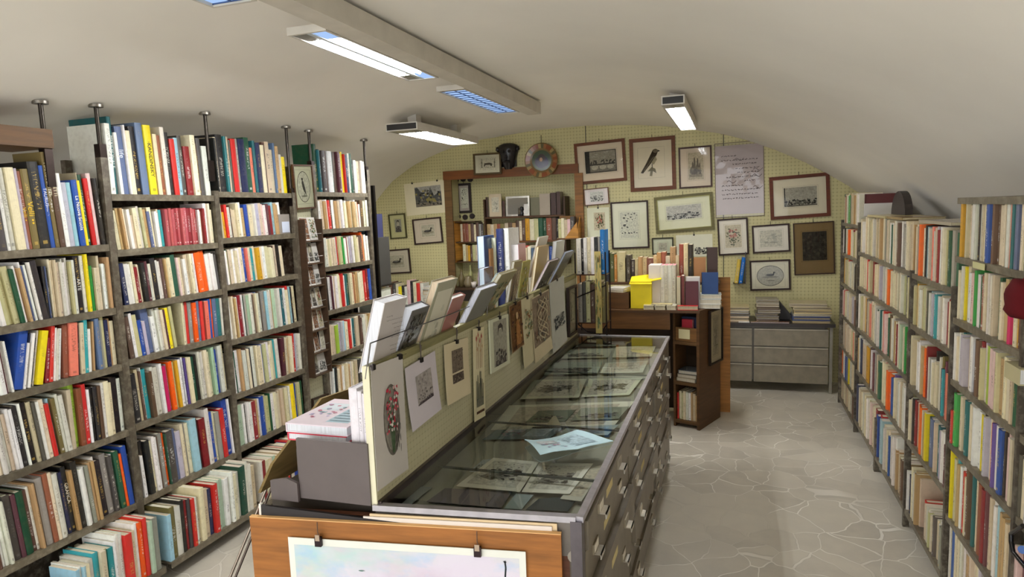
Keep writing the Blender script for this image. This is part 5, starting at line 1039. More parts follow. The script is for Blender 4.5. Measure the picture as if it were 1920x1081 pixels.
# drawer box with a label in the top compartment
r = empty('label_box', (-.41, 5.98, .792), 'wooden card box with a cream label in the top compartment of the shelf unit', 'box')
sub('box', 'wood', r, lambda b: (b.box(-.512, -.312, 5.97, 5.98, .792, .915, (134, 90, 54)), b.box(-.512, -.502, 5.98, 6.15, .792, .90, (110, 72, 44)), b.box(-.322, -.312, 5.98, 6.15, .792, .90, (110, 72, 44)), b.box(-.512, -.312, 6.15, 6.16, .792, .9, (90, 60, 36))))
sub('label', 'paper', r, lambda b: b.box(-.480, -.375, 5.966, 5.97, .815, .90, (214, 204, 160)))
def small_book(label, x0, x1, y0, y1, z0, z1, col, pg=(224, 216, 196), group='books on the wooden counter', rz=0, name='book'):
    a, p = MB(), MB(); w_, h = x1-x0, z1-z0; bt = .0035; d = y1-y0
    a.box(-w_/2, w_/2, -d/2, -d/2+bt, 0, h, col); a.box(-w_/2, w_/2, d/2-bt, d/2, 0, h, col); a.box(-w_/2, -w_/2+bt, -d/2, d/2, 0, h, col); p.box(-w_/2+bt, w_/2-.004, -d/2+bt, d/2-bt, .004, h-.004, pg)
    o = a.build(name, 'book_cover' if 0 else 'paint'); o.matrix_world = Matrix.Translation(((x0+x1)/2, (y0+y1)/2, z0)) @ Matrix.Rotation(rz, 4, 'Z'); p.build('pages', 'page_block', o)
    return tag(o, label, 'book', group)
small_book('small red book standing inside the labelled wooden box', -.465, -.365, 6.0, 6.03, .80, .985, (170, 34, 50))
small_book('dark blue book behind the red one in the labelled box', -.49, -.35, 6.05, 6.08, .80, 1.0, (40, 52, 84))
for i, (z0, z1, c, lb) in enumerate(((.423, .452, (196, 184, 160), 'lowest cream magazine pile in the middle compartment'), (.453, .485, (150, 138, 120), 'brownish magazines in the middle compartment'), (.486, .52, (86, 90, 92), 'dark grey magazine on top in the middle compartment'))):
    flat(lb, -.505, -.325, 5.975+.01*i, 6.17, z0, z1, c, (206, 198, 180), group='magazines in the shelf unit', name='magazine', rz=.06*(i-1))
frow([('r', 3, .9, 'red book at the start'), ('c', 4, .96, 'cream book second'), ('l', 3, .9, 'pale-olive book third'), ('c', 4, .98, 'cream book before two off-white ones'), ('v', 4, .95, 'off-white book in the middle'), ('w', 4, .93, 'whitest book'), ('t', 3, .97, 'tan book'), ('i', 4, .93, 'beige book near the end'), ('t', 4, .88, 'tan book at the end')], -.512, -.312, 5.985, .067, .27, .16, 'books in the bottom of the shelf unit', ' of the row in the bottom compartment', keep=True)
RU = Matrix.Translation((-.282, 5.965, 0)) @ Matrix.Rotation(math.radians(-20.9), 4, 'Z') @ Matrix.Translation((.282, -5.965, 0))
for o in set(bpy.data.objects)-before:
    if o.parent is None: o.matrix_basis = RU @ o.matrix_basis
# on the wooden counter
r = empty('wooden_box', (-1.03, 6.1, 1.08), 'low wooden box with papers beside the yellow box', 'box')
sub('box', 'wood', r, lambda b: (b.box(-1.165, -.905, 6.03, 6.045, 1.08, 1.225, (112, 72, 42)), b.box(-1.165, -1.15, 6.045, 6.27, 1.08, 1.225, (100, 64, 38)), b.box(-.92, -.905, 6.045, 6.27, 1.08, 1.225, (84, 54, 32)), b.box(-1.165, -.905, 6.27, 6.285, 1.08, 1.225, (84, 54, 32)), b.box(-1.15, -.92, 6.045, 6.27, 1.08, 1.19, (170, 160, 140))))
for i, (x, z, c, lb, rz) in enumerate(((-1.09, 1.192, (52, 50, 54), 'black notebook lying in the wooden box', .1), (-1.0, 1.225, (206, 196, 170), 'cream papers lying across the wooden box', -.35), (-1.01, 1.245, (222, 218, 206), 'white papers on top of the cream ones on the box', -.2))):
    flat(lb, x-.08, x+.08, 6.06, 6.24, z, z+.018, c, (216, 208, 190), group='papers on the wooden box', name='papers', rz=rz)
YE = (244, 222, 20)
r = empty('yellow_box', (-.77, 6.17, 1.08), 'bright yellow cardboard box with its lid flaps open', 'box')
sub('box', 'paint', r, lambda b: (b.box(-.89, -.705, 6.05, 6.30, 1.08, 1.325, YE),))
sub('flap', 'paint', r, lambda b: b.prism([(-.90, 6.035, 1.30), (-.70, 6.035, 1.30), (-.70, 6.20, 1.375), (-.90, 6.20, 1.35)], (0, 0, .006), YE))
sub('flap', 'paint', r, lambda b: b.prism([(-.705, 6.05, 1.325), (-.62, 6.08, 1.34), (-.62, 6.30, 1.375), (-.705, 6.30, 1.345)], (0, 0, .006), YE))
for i, (c, lb) in enumerate((((228, 222, 208), 'first'), ((214, 208, 186), 'second'), ((222, 218, 200), 'third'), ((206, 200, 180), 'last'))):
    x0_ = -.60+i*.034
    a, p = MB(), MB(); put_book(a, p, .033, .20, .385, c, (120, 90, 80), .2+.1*i, None, True, (224, 150, 160)); o = a.build('book', 'book_cover'); o.matrix_world = Matrix.Translation((x0_-.03, 6.12, 1.079)) @ Matrix.Rotation(-math.pi/2, 4, 'Z'); p.build('pages', 'page_block', o)
    tag(o, '%s volume from the yellow box in the set of tall white books with pink tops' % lb, 'book', 'set of tall white volumes')
a = MB(); a.box(-.735, -.632, 6.12, 6.32, 1.08, 1.465, (226, 216, 208)); tag(a.build('slipcase', 'paper'), 'wide white slipcase between the yellow box and the white volumes', 'slipcase')
small_book('narrow cream book with a red top beside the white volumes', -.488, -.452, 6.08, 6.2, 1.08, 1.36, (206, 196, 160), (214, 96, 86))
small_book('dark red slim book behind the maroon one', -.448, -.42, 6.1, 6.24, 1.08, 1.37, (120, 52, 44))
small_book('maroon book facing front on the wooden counter', -.408, -.295, 6.03, 6.07, 1.08, 1.325, (92, 40, 48), (206, 190, 160))
small_book('white-topped book pack behind the maroon book', -.405, -.285, 6.08, 6.16, 1.08, 1.36, (206, 202, 200))
small_book('small blue book facing front on the white stack', -.272, -.130, 6.13, 6.16, 1.205, 1.395, (30, 66, 120), (214, 208, 190))
for i, (z, c, lb) in enumerate(((1.08, (206, 204, 196), 'lower pale book of the stack under the blue book'), (1.12, (222, 218, 206), 'middle pale book of the stack under the blue book'), (1.162, (190, 196, 192), 'upper pale book of the stack under the blue book'))):
    flat(lb, -.285, -.105, 6.08+.01*i, 6.27, z, z+.040, c, (218, 210, 190), rz=.05*(i-1), group='books on the wooden counter')
for i, (xa, xb, lb, c) in enumerate(((-.77, -.68, 'cream booklet lying flat, nearest the yellow box', (222, 212, 176)), (-.665, -.575, 'cream booklet lying flat, second from the yellow box', (220, 212, 182)), (-.56, -.48, 'cream booklet lying flat, next to the red one', (226, 220, 196)))):
    flat(lb, xa, xb, 5.98, 6.11, 1.08, 1.118, c, (214, 206, 178), rz=.05*(1-i), group='books on the wooden counter')
flat('red flat book lying at the front of the wooden counter', -.47, -.295, 5.975, 6.02, 1.08, 1.118, (214, 48, 44), (206, 190, 156), group='books on the wooden counter', rz=.04)
flat('yellow-cream booklet lying across the two cream ones', -.70, -.52, 6.0, 6.08, 1.119, 1.128, (226, 208, 150), group='books on the wooden counter', rz=-.1)
r = empty('plank_riser', (-.75, 6.44, 1.08), 'dark plank shelf raised above the back of the wooden counter', 'riser')
sub('plank', 'wood', r, lambda b: b.box(-1.32, -.12, 6.34, 6.57, 1.262, 1.285, (92, 60, 38)))
for x in (-1.30, -.75, -.16): sub('support', 'wood', r, lambda b: b.box(x, x+.02, 6.36, 6.56, 1.078, 1.262, (70, 46, 30)))
TG = (78, 84, 44)
frow([((66, 74, 40), 5, .95, 'first green banded leather book'), ((88, 88, 48), 5, .96, 'second green banded leather book'), ((36, 36, 44), 4, .97, 'black leather book with a blue cap'), ((80, 86, 46), 5, .96, 'third green banded leather book'), ((176, 118, 50), 3, .92, 'orange-brown leather book'), ((196, 184, 140), 9, 1.0, 'wide cream book with brown bands')], -1.255, -.985, 6.375, 1.286, .285, .15, 'old books on the plank', ' on the plank riser')
frow([((66, 56, 44), 4, 1.02, 'dark grey-brown old book before the dark one'), ((52, 38, 36), 4, .85, 'very dark short old book'), ((188, 172, 132), 3, .88, 'pale narrow old book'), ((176, 138, 92), 4, .95, 'tan old book with a worn spine'), ((194, 168, 124), 4, .93, 'light tan old book'), ((120, 70, 56), 6, .9, 'red-brown old book with two medallions'), ((206, 176, 128), 3, 1.0, 'straw coloured old book'), ((182, 138, 82), 4, 1.1, 'tall tan old book before the reddish one'), ((156, 88, 62), 4, 1.12, 'reddish tan old book'), ((200, 190, 160), 4, .95, 'short cream old book'), ((176, 140, 94), 5, 1.3, 'wide tan leather book'), ((202, 186, 146), 3, .98, 'cream narrow book before the brick one'), ((148, 70, 50), 4, 1.4, 'tall brick-coloured leather book'), ((214, 196, 150), 4, 1.42, 'tall straw leather book'), ((48, 40, 30), 4, 1.38, 'tall black-brown leather book')], -.975, -.36, 6.375, 1.286, .25, .15, 'old books on the plank', ' on the plank riser')
small_book('tan cardboard-coloured book facing front on the plank', -.355, -.245, 6.38, 6.41, 1.286, 1.51, (170, 118, 70)); small_book('dark brown leather book at the end of the plank', -.235, -.14, 6.37, 6.44, 1.286, 1.60, (62, 40, 32))
# ---------------------------------------------------------------- steel desk and what lies on it
r = empty('steel_desk', (.45, 7.6, 0), 'grey steel desk with three rows of drawers and a dark top', 'desk')
DG = (140, 130, 110); DY = 7.40
sub('desk_top', 'steel_paint', r, lambda b: b.box(-.25, .985, DY-.03, 7.86, .70, .735, (58, 50, 46)))
sub('body', 'steel_paint', r, lambda b: b.box(-.22, .90, DY+.02, 7.85, .12, .70, (96, 90, 80)))
for x in (.935, -.22): sub('leg', 'steel_paint', r, lambda b: b.box(x, x+.028, DY-.005, DY+.03, 0, .70, (146, 140, 124)))
sub('leg', 'steel_paint', r, lambda b: b.box(.935, .963, 7.8, 7.84, 0, .70, (146, 140, 124)))
for z0_, z1_ in ((.49, .675), (.305, .48), (.10, .295)):
    for xa, xb in ((-.20, .185), (.205, .925)):
        d = sub('drawer', 'steel_paint', r, lambda b: b.box(xa, xb, DY, DY+.02, z0_, z1_, DG))
        sub('grip', 'steel_paint', d, lambda b: b.box(xa+.004, xb-.004, DY-.012, DY, z1_-.012, z1_-.002, (184, 176, 156)))
def pile(specs, x, y, z, w_, d_, group, where):
    for i, (th, c, lb, dx, rz) in enumerate(specs):
        o = flat(lb+where, x+dx-w_/2, x+dx+w_/2, y-d_/2, y+d_/2, z, z+th-.001, c, (150, 138, 116), group=group, name='volume', rz=rz); z += th
    return z
pile([(.035, (96, 66, 50), 'brown flat volume at the foot', 0, .05), (.038, (126, 118, 104), 'grey volume second from below', .01, -.04), (.03, (92, 82, 74), 'darker grey volume third from below', -.01, .03), (.036, (156, 146, 128), 'light grey volume fourth from below', .02, -.02), (.03, (92, 70, 56), 'brownish volume fifth from below', .0, .06), (.036, (186, 172, 146), 'tan-grey volume sixth from below', .01, -.05), (.04, (150, 142, 120), 'olive-grey volume on top', .0, .02)], .335, 7.52, .736, .22, .24, 'stacked volumes on the steel desk', ' of the tall pile on the steel desk')
pile([(.022, (196, 176, 130), 'cream sheets at the foot', .0, .02), (.05, (48, 62, 104), 'blue album in the middle', .0, 0), (.025, (214, 204, 176), 'cream folder above the blue album', .01, .02), (.04, (186, 164, 112), 'tan folder', .02, -.03), (.03, (196, 182, 146), 'pale folder', .0, .05), (.035, (176, 160, 128), 'beige folder on top', -.02, -.08)], .76, 7.56, .736, .36, .28, 'folders piled on the steel desk', ' of the wide pile on the steel desk')
pile([(.06, (206, 184, 150), 'cream volume at the foot', 0, 0), (.03, (60, 56, 56), 'dark volume second', .01, .03), (.03, (206, 200, 184), 'white volume', 0, -.03), (.04, (190, 172, 128), 'straw volume on top', 0, .03)], .045, 7.55, .736, .22, .22, 'volumes at the left of the steel desk', ' of the pile half hidden by the wooden panel')
flat('small white card lying at the front edge of the steel desk', .05, .16, 7.38, 7.46, .736, .742, (226, 224, 218), group='papers on the steel desk', name='papers')
flat('reddish-brown portfolio lying on the desk before the tall pile', .17, .55, 7.375, 7.43, .736, .748, (128, 84, 62), group='papers on the steel desk')
o = tag(MB().build('dark_wedge', 'paint'), 'dark slanted desk easel between the two piles on the desk', 'easel'); bpy.data.objects.remove(o)
b = MB(); b.prism([(.46, 7.62, .736), (.62, 7.62, .736), (.47, 7.62, .93)], (0, .12, 0), (56, 52, 50)); tag(b.build('easel', 'paint'), 'dark wedge-shaped easel between the two piles on the desk', 'easel')
# bracket with a blue and a yellow book on the wall
bx = at(1385, 530, 1, 7.8)
r = empty('wall_bracket', (bx.x, 7.85, bx.z), 'thin metal bracket holding two books against the pegboard', 'bracket')
sub('bracket', 'metal', r, lambda b: (b.box(bx.x-.06, bx.x+.075, 7.76, 7.9, bx.z-.008, bx.z, (70, 60, 46)), b.box(bx.x+.068, bx.x+.075, 7.76, 7.9, bx.z, bx.z+.34, (60, 58, 64))))
for i, (dx, c, h, lb, le) in enumerate(((-.045, (206, 178, 70), .27, 'yellow book leaning in the wall bracket', -7), (0.0, (0, 104, 190), .29, 'bright blue book leaning in the wall bracket', -7))):
    a, p = MB(), MB(); put_book(a, p, .038, .12, h, c, (230, 230, 220), .3*i, None); o = a.build('book', 'book_cover'); o.matrix_world = Matrix.Translation((bx.x+dx, 7.765, bx.z+.002)) @ Matrix.Rotation(-math.pi/2, 4, 'Z') @ Matrix.Rotation(math.radians(le), 4, 'X'); p.build('pages', 'page_block', o); tag(o, lb, 'book', 'books in the wall bracket')
# ---------------------------------------------------------------- alcove furniture
r = empty('small_bookcase', (-3.32, 8.15, 1.36), 'small two-tier orange wooden bookcase on the alcove wall', 'bookcase')
OW = (196, 128, 58)
sub('side_panel', 'wood', r, lambda b: b.box(-3.455, -3.44, 8.02, 8.27, 1.36, 1.90, OW))
sub('divider', 'wood', r, lambda b: b.prism([(-3.44, 8.02, 1.63), (-3.36, 8.27, 1.63), (-3.44, 8.27, 1.63)], (0, 0, .24), OW))
sub('divider', 'wood', r, lambda b: b.prism([(-3.44, 8.02, 1.385), (-3.36, 8.27, 1.385), (-3.44, 8.27, 1.385)], (0, 0, .23), (206, 140, 60)))
for z in (1.37, 1.625, 1.89): sub('shelf', 'wood', r, lambda b: b.box(-3.44, -2.98 if z < 1.8 else -3.16, 8.03, 8.27, z-.012, z, (92, 62, 40)))
frow([('i', 3, .95, 'beige book at the orange divider'), ('U', 4, .98, 'reddish-brown book'), ('U', 4, .97, 'thin reddish-brown book'), ('t', 3, .93, 'tan book'), ('u', 4, .96, 'brown book'), ('c', 3, .9, 'cream book'), ('u', 4, 1.0, 'darkest brown book'), ('g', 3, .92, 'grey book'), ('d', 3, .9, 'dark-grey book'), ('L', 4, .9, 'olive book at the end')], -3.38, -3.02, 8.06, 1.626, .245, .15, 'books in the small orange bookcase', ' on the upper tier of the orange bookcase')
frow([('c', 4, .95, 'cream book at the orange divider'), ('t', 3, .9, 'tan book'), ('Y', 3, .86, 'mustard book'), ('u', 3, .86, 'brown book'), ('l', 4, .9, 'pale-olive book'), ('i', 3, .9, 'beige book'), ('u', 3, .85, 'second brown book'), ('c', 4, .9, 'cream book in the middle'), ('t', 4, .92, 'tan book at the end')], -3.36, -3.04, 8.06, 1.372, .235, .15, 'books in the small orange bookcase', ' on the lower tier of the orange bookcase')
r = empty('wall_shelf', (-2.5, 8.15, 1.3), 'dark wooden wall shelf with three boards inside the alcove', 'wall shelf')
for z in (1.935, 1.625, 1.34): sub('shelf', 'wood', r, lambda b: b.box(-3.02, -1.98, 8.03, 8.27, z-.022, z, (100, 62, 36) if z > 1.9 else (124, 74, 38)))
for x in (-3.035, -1.985): sub('side_panel', 'wood', r, lambda b: b.box(x, x+.02, 8.03, 8.27, 1.318, 2.16, (84, 52, 32)))
def stand(name, label, cat, x0, x1, z0, z1, y, col, inner=None, mat='paint'):
    o = empty(name, ((x0+x1)/2, y, z0), label, cat, 'things propped on the wall shelf'); w_ = (x1-x0)/2
    b = MB(); b.box(-w_, w_, 0, .02, 0, z1-z0, col); b.build('board', mat, o)
    if inner: b = MB(); paste(b, art(inner, random.Random(5)), -w_*.6, (z1-z0)*.2, w_*.6, (z1-z0)*.85, -.0005); b.build('drawing', 'ink', o)
    return o
stand('booklet', 'beige booklet propped upright at the left of the wall shelf', 'booklet', -2.965, -2.80, 1.937, 2.225, 8.06, (206, 188, 156), 'faint')
small_book('dark brown slim book behind the beige booklet on the wall shelf', -3.01, -2.985, 8.06, 8.2, 1.937, 2.19, (70, 44, 34), group='books on the wall shelf')
small_book('short brown book between the booklet and the silver mirror', -2.79, -2.755, 8.06, 8.2, 1.937, 2.13, (78, 48, 38), group='books on the wall shelf')
o = empty('mirror', (-2.585, 8.05, 1.937), 'small silver-framed mirror standing on the wall shelf', 'mirror'); o.rotation_euler = (math.radians(-4), 0, 0)
b = MB()
for q in ((-.155, .155, 0, .02), (-.155, .155, .225, .248), (-.155, -.135, .02, .225), (.135, .155, .02, .225)): b.box(q[0], q[1], 0, .018, q[2], q[3], (196, 192, 182))
b.build('frame', 'metal', o); b = MB(); b.box(-.135, .135, .006, .012, .02, .225, (230, 230, 230)); b.build('mirror_glass', 'mirror', o)
o = empty('figurine', (-2.53, 8.015, 1.937), 'tiny dark figurine in front of the silver mirror', 'figurine'); b = MB(); b.lathe([(.0, 0), (.028, 0), (.02, .03), (.012, .06), (.022, .08), (.015, .11), (0, .12)], (0, .025, 0), (26, 24, 30), n=10); b.build('body', 'gloss', o)
b = MB(); b.box(-.045, -.005, .015, .03, 0, .02, (24, 24, 28)); b.build('foot', 'gloss', o)
stand('booklet', 'olive-grey board propped behind the mirror on the wall shelf', 'board', -2.44, -2.31, 1.937, 2.16, 8.10, (120, 116, 88))
stand('booklet', 'grey-beige card propped beside the dark brown volumes', 'card', -2.30, -2.165, 1.937, 2.20, 8.07, (176, 162, 142))
for i, (xa, xb, c, h) in enumerate(((-2.155, -2.085, (66, 40, 32), .27), (-2.08, -2.03, (76, 48, 38), .28))): small_book(('wider' if i == 0 else 'narrower')+' dark brown volume at the right end of the wall shelf', xa, xb, 8.06, 8.2, 1.937, 1.937+h, c, group='books on the wall shelf')
frow([('t', 4, .8, 'tan old book at the left end'), ('i', 4, .78, 'beige old book'), ('t', 4, .8, 'second tan old book'), ('U', 4, .8, 'reddish-brown old book'), ('L', 5, .8, 'olive old book'), ('i', 4, .82, 'second beige old book'), ('u', 5, .85, 'brown old book'), ('t', 4, .82, 'third tan old book'), ('u', 4, .92, 'tall brown old book'), ('c', 3, .9, 'cream old book'), ('u', 4, .95, 'dark brown banded old book'), ('Y', 5, 1.0, 'mustard banded old book'), ('c', 5, .97, 'cream banded old book'), ('l', 5, .98, 'pale-olive old book'), ('E', 5, 1.0, 'dark-green old book'), ('E', 4, .98, 'slim dark-green old book'), ('U', 6, 1.0, 'thick reddish-brown old book'), ('u', 5, 1.0, 'brown old book with light bands'), ('k', 3, .98, 'black old book'), ('u', 6, 1.0, 'wide brown old book at the right end')], -3.01, -1.99, 8.06, 1.626, .275, .15, 'old books on the wall shelf', ' on the middle board of the wall shelf')
frow([('R', 4, .8, 'dark-red book'), ('o', 4, .84, 'orange book'), ('e', 3, .8, 'green book'), ('c', 4, .85, 'cream book'), ('r', 4, .82, 'red book'), ('w', 4, .84, 'white book'), ('i', 4, .8, 'beige book'), ('b', 3, .78, 'blue book'), ('v', 4, .86, 'off-white book'), ('p', 4, .8, 'pale-pink book')], -2.62, -2.02, 8.06, 1.342, .26, .15, 'books on the low board of the wall shelf', ' on the lowest board of the wall shelf')
r = empty('file_box', (-1.88, 7.95, 1.66), 'orange-brown open file box with pamphlets right of the alcove shelf', 'file box')
fx = at(1062, 447, 1, 7.84).x; fx2 = at(1089, 440, 1, 7.84).x; fz = at(1075, 445, 1, 7.84).z
r.location = ((fx+fx2)/2, 7.8, fz); r.rotation_euler = (0, 0, 0)
sub('box_side', 'wood', r, lambda b: b.prism([(fx2-.012, 7.70, fz), (fx2-.012, 7.855, fz), (fx2-.012, 7.855, fz+.25), (fx2-.012, 7.70, fz+.10)], (.012, 0, 0), (206, 140, 66)))
sub('box_front', 'wood', r, lambda b: b.prism([(fx2-.16, 7.70, fz), (fx2-.012, 7.70, fz), (fx2-.012, 7.70, fz+.19), (fx2-.13, 7.70, fz+.04)], (0, .01, 0), (206, 140, 66)))
sub('box_back', 'wood', r, lambda b: b.box(fx-.08, fx2, 7.85, 7.858, fz-.01, fz+.26, (150, 100, 50))); sub('box_floor', 'wood', r, lambda b: b.box(fx-.08, fx2, 7.70, 7.858, fz-.015, fz, (110, 72, 40)))
frow([('l', 3, .95, 'pale-olive pamphlet'), ('c', 3, .98, 'cream pamphlet'), ('i', 3, .9, 'beige pamphlet'), ('p', 3, .92, 'pinkish pamphlet'), ('d', 4, 1.05, 'dark-grey pamphlet')], fx-.07, fx2-.05, 7.73, fz+.001, .24, .1, 'pamphlets in the file box', ' in the orange file box')
# ledge with trinkets under the small orange bookcase
r = empty('alcove_table', (-3.1, 7.95, 0), 'dark brown table with trinkets in the alcove', 'table')
sub('table_top', 'wood', r, lambda b: b.box(-3.44, -1.85, 7.82, 8.25, 1.02, 1.05, (78, 52, 34))); sub('drawer_front', 'wood', r, lambda b: b.box(-3.40, -1.90, 7.84, 7.86, .88, 1.02, (44, 34, 30)))
for x in (-3.42, -1.92): sub('leg', 'wood', r, lambda b: b.box(x, x+.05, 7.85, 7.9, 0, .88, (60, 40, 28)))
TR = [('bottle', 'brown glass bottle', -3.36, 7.98, (110, 96, 62), [(0, 0), (.04, 0), (.042, .12), (.015, .17), (.014, .23), (0, .23)]), ('vase', 'squat grey-brown vase', -3.24, 7.92, (130, 116, 88), [(0, 0), (.05, 0), (.065, .06), (.04, .12), (.045, .14), (0, .14)]),
      ('bottle', 'pale green glass bottle', -3.28, 8.1, (170, 168, 110), [(0, 0), (.03, 0), (.03, .16), (.012, .2), (.012, .27), (0, .27)]), ('cup', 'white porcelain cup', -3.16, 7.9, (226, 214, 204), [(0, 0), (.025, 0), (.038, .07), (.036, .07), (.02, .01), (0, .01)]),
      ('figurine', 'pinkish porcelain figurine', -3.12, 8.0, (216, 190, 186), [(0, 0), (.03, 0), (.022, .06), (.03, .1), (.016, .14), (.022, .17), (0, .19)]), ('jar', 'white jar with a dull blue band', -3.03, 7.88, (206, 208, 206), [(0, 0), (.045, 0), (.047, .07), (.03, .09), (0, .09)]),
      ('jar', 'white ceramic jar standing tallest', -3.06, 8.08, (222, 216, 222), [(0, 0), (.04, 0), (.05, .1), (.03, .2), (.034, .23), (0, .23)]), ('vase', 'thin bluish vase', -2.95, 8.0, (196, 200, 214), [(0, 0), (.025, 0), (.035, .08), (.014, .16), (.02, .2), (0, .2)])]
for nm, lb, x, y, c, prof in TR:
    o = empty(nm, (x, y, 1.05), lb+' among the trinkets on the alcove table', nm, 'trinkets on the alcove table'); b = MB(); b.lathe(prof, (0, 0, 0), c, n=14); b.build('body', 'gloss', o)
    if 'blue band' in lb: b = MB(); b.lathe([(.0475, .02), (.0475, .05)], (0, 0, 0), (60, 110, 130), n=14); b.build('band', 'gloss', o)
# low cabinet with the row of books under the duck pictures
r = empty('low_cabinet', (-3.95, 7.6, 0), 'low dark cabinet under the duck pictures', 'cabinet')
sub('cabinet_top', 'wood', r, lambda b: b.box(-4.40, -3.50, 7.40, 7.87, .855, .88, (96, 66, 42))); sub('body', 'wood', r, lambda b: b.box(-4.38, -3.52, 7.43, 7.86, 0, .855, (74, 50, 34)))
for x in (-4.36, -3.93): sub('door', 'wood', r, lambda b: b.box(x, x+.40, 7.415, 7.43, .05, .84, (86, 58, 38)))
frow([('R', 5, 1.0, 'dull red book at the left end'), ('Y', 6, 1.0, 'bright mustard book'), ('t', 3, .96, 'tan book'), ('g', 4, .96, 'grey book'), ('u', 4, 1.0, 'brown book'), ('d', 4, .95, 'dark-grey book'), ('c', 3, .92, 'cream book'), ('y', 4, .8, 'yellow book'), ('k', 3, .85, 'black book'), ('v', 3, .8, 'off-white book'), ('p', 4, 1.08, 'pinkish tall book'), ('k', 3, 1.04, 'black tall book'), ('c', 4, 1.0, 'cream tall book'), ('r', 4, .95, 'red book'), ('v', 4, .95, 'off-white book at the right end')], -4.36, -3.66, 7.46, .881, .285, .17, 'books on the low cabinet', ' of the row on the low cabinet')
z = .881
for i, (th, c, lb) in enumerate(((.05, (206, 200, 190), 'pale book at the foot'), (.04, (150, 140, 130), 'grey book second'), (.04, (216, 210, 196), 'cream book third'), (.05, (176, 140, 80), 'tan book fourth'), (.02, (40, 36, 36), 'thin black book fifth'), (.03, (226, 224, 218), 'white book on top'))):
    flat(lb+' of the short pile on the low cabinet', -3.655, -3.505, 7.44, 7.62, z, z+th-.001, c, (210, 200, 180), group='short pile on the low cabinet', rz=.03*((i % 3)-1)); z += th
# ---------------------------------------------------------------- postcard rack between two bookcases
Y0, Y1 = 4.345, 4.555
o = empty('display_board', (XL-.03, 4.45, 0), 'narrow cream board with hooks between two bookcases', 'display board')
sub('board', 'pegboard_side', o, lambda b: b.box(XL-.05, XL-.035, Y0, Y1, .25, 2.40, (255, 255, 255)))
for yy, zz in ((4.40, 1.98), (4.50, 1.97), (4.45, 2.37)): sub('hook', 'metal', o, lambda b: b.cyl((XL-.035, yy, zz), (XL-.01, yy, zz+.012), .004, (90, 84, 76), n=6))
sub('stand_post', 'shelf_metal', o, lambda b: b.box(XL-.09, XL-.05, Y0+.01, Y0+.04, 0, 2.4, (70, 60, 52)))
framed('framed_picture', 'brown-framed game bird in an oval between two bookcases', 0, XL-.012, [(546, 308), (583, 309), (589, 390), (552, 393)], (92, 56, 34), .012, (214, 214, 184), (.17, .15, .83, .85), 'game_bird', 'framed pictures on furniture', hook=False, depth=.018)
framed('framed_picture', 'small dark-framed print below the postcard rack', 0, XL-.012, [(583, 748), (614, 735), (614, 775), (585, 786)], (52, 32, 24), .014, (206, 212, 186), (.25, .2, .75, .8), 'faint', 'framed pictures on furniture', hook=False, depth=.018)
r = empty('postcard_rack', (XL+.01, 4.45, .8), 'tall dark wooden postcard rack with wire-fronted tiers', 'postcard rack')
zt = at(575, 411, 0, XL+.01).z; zb = at(590, 705, 0, XL+.01).z; n = 7; st = (zt-zb)/n
DK = (62, 42, 32)
sub('back_board', 'wood', r, lambda b: b.box(XL-.034, XL-.026, Y0-.01, Y1+.005, zb, zt, DK))
for yy in (Y0-.015, Y1): sub('side_rail', 'wood', r, lambda b: b.box(XL-.03, XL+.055, yy, yy+.014, zb, zt, (72, 48, 36)))
cards = [((206, 170, 130), 'cards'), ((214, 214, 206), 'palm'), ((190, 150, 110), 'cards'), ((196, 180, 150), 'portrait'), ((222, 220, 216), 'engraving'), ((176, 140, 104), 'saint'), ((214, 196, 160), 'cards'), ((160, 164, 160), 'engraving'), ((206, 150, 120), 'cards'),
         ((220, 206, 180), 'portrait'), ((214, 150, 150), 'rose'), ((222, 120, 116), 'rose'), ((170, 150, 120), 'cards'), ((176, 206, 180), 'rose'), ((120, 96, 74), 'saint'), ((150, 130, 104), 'cards'), ((222, 218, 206), 'faint'), ((206, 190, 170), 'portrait'), ((150, 150, 146), 'engraving'), ((196, 96, 60), 'saint'), ((200, 196, 190), 'faint')]
TN = ['top', 'second', 'third', 'fourth', 'fifth', 'sixth', 'bottom']; k = 0
for i in range(n):
    z = zt-st*(i+1)+.012
    sub('tier', 'wood', r, lambda b: b.box(XL-.026, XL+.05, Y0, Y1, z-.010, z, (84, 60, 46))); sub('wire', 'metal', r, lambda b: b.cyl((XL+.05, Y0, z+.05), (XL+.05, Y1, z+.05), .0022, (150, 146, 140), n=5))
    m = 2 if i in (0, 6) else 3
    for j in range(m):
        c, kd = cards[k]; k += 1; wy = (Y1-Y0)/m-.008; y_ = Y0+.004+j*(Y1-Y0)/m; h = rng.uniform(.15, .19) if m == 3 else .18
        o = empty('postcard', (XL+.02, y_+wy/2, z+.001), '', 'postcard', 'postcards in the wooden rack'); o.rotation_euler = (math.radians(-9+rng.uniform(-3, 3)), math.radians(rng.uniform(-4, 4)), math.pi/2)
        o['label'] = '%s postcard on the %s tier of the wooden rack, %s' % ({'cards': 'brown-toned', 'palm': 'yellow-green', 'portrait': 'portrait', 'engraving': 'grey', 'saint': 'dark brown', 'rose': 'floral', 'faint': 'pale'}[kd], TN[i], ['nearest', 'middle' if m == 3 else 'far', 'far'][j]+' one')
        b = MB(); b.box(-wy/2, wy/2, 0, .004, 0, h, (226, 222, 214)); b.build('card', 'paper', o); b = MB(); paste(b, art(kd, random.Random(k)), -wy/2+.004, .012, wy/2-.004, h-.006, -.0004, .00008); b.build('picture', 'ink', o)
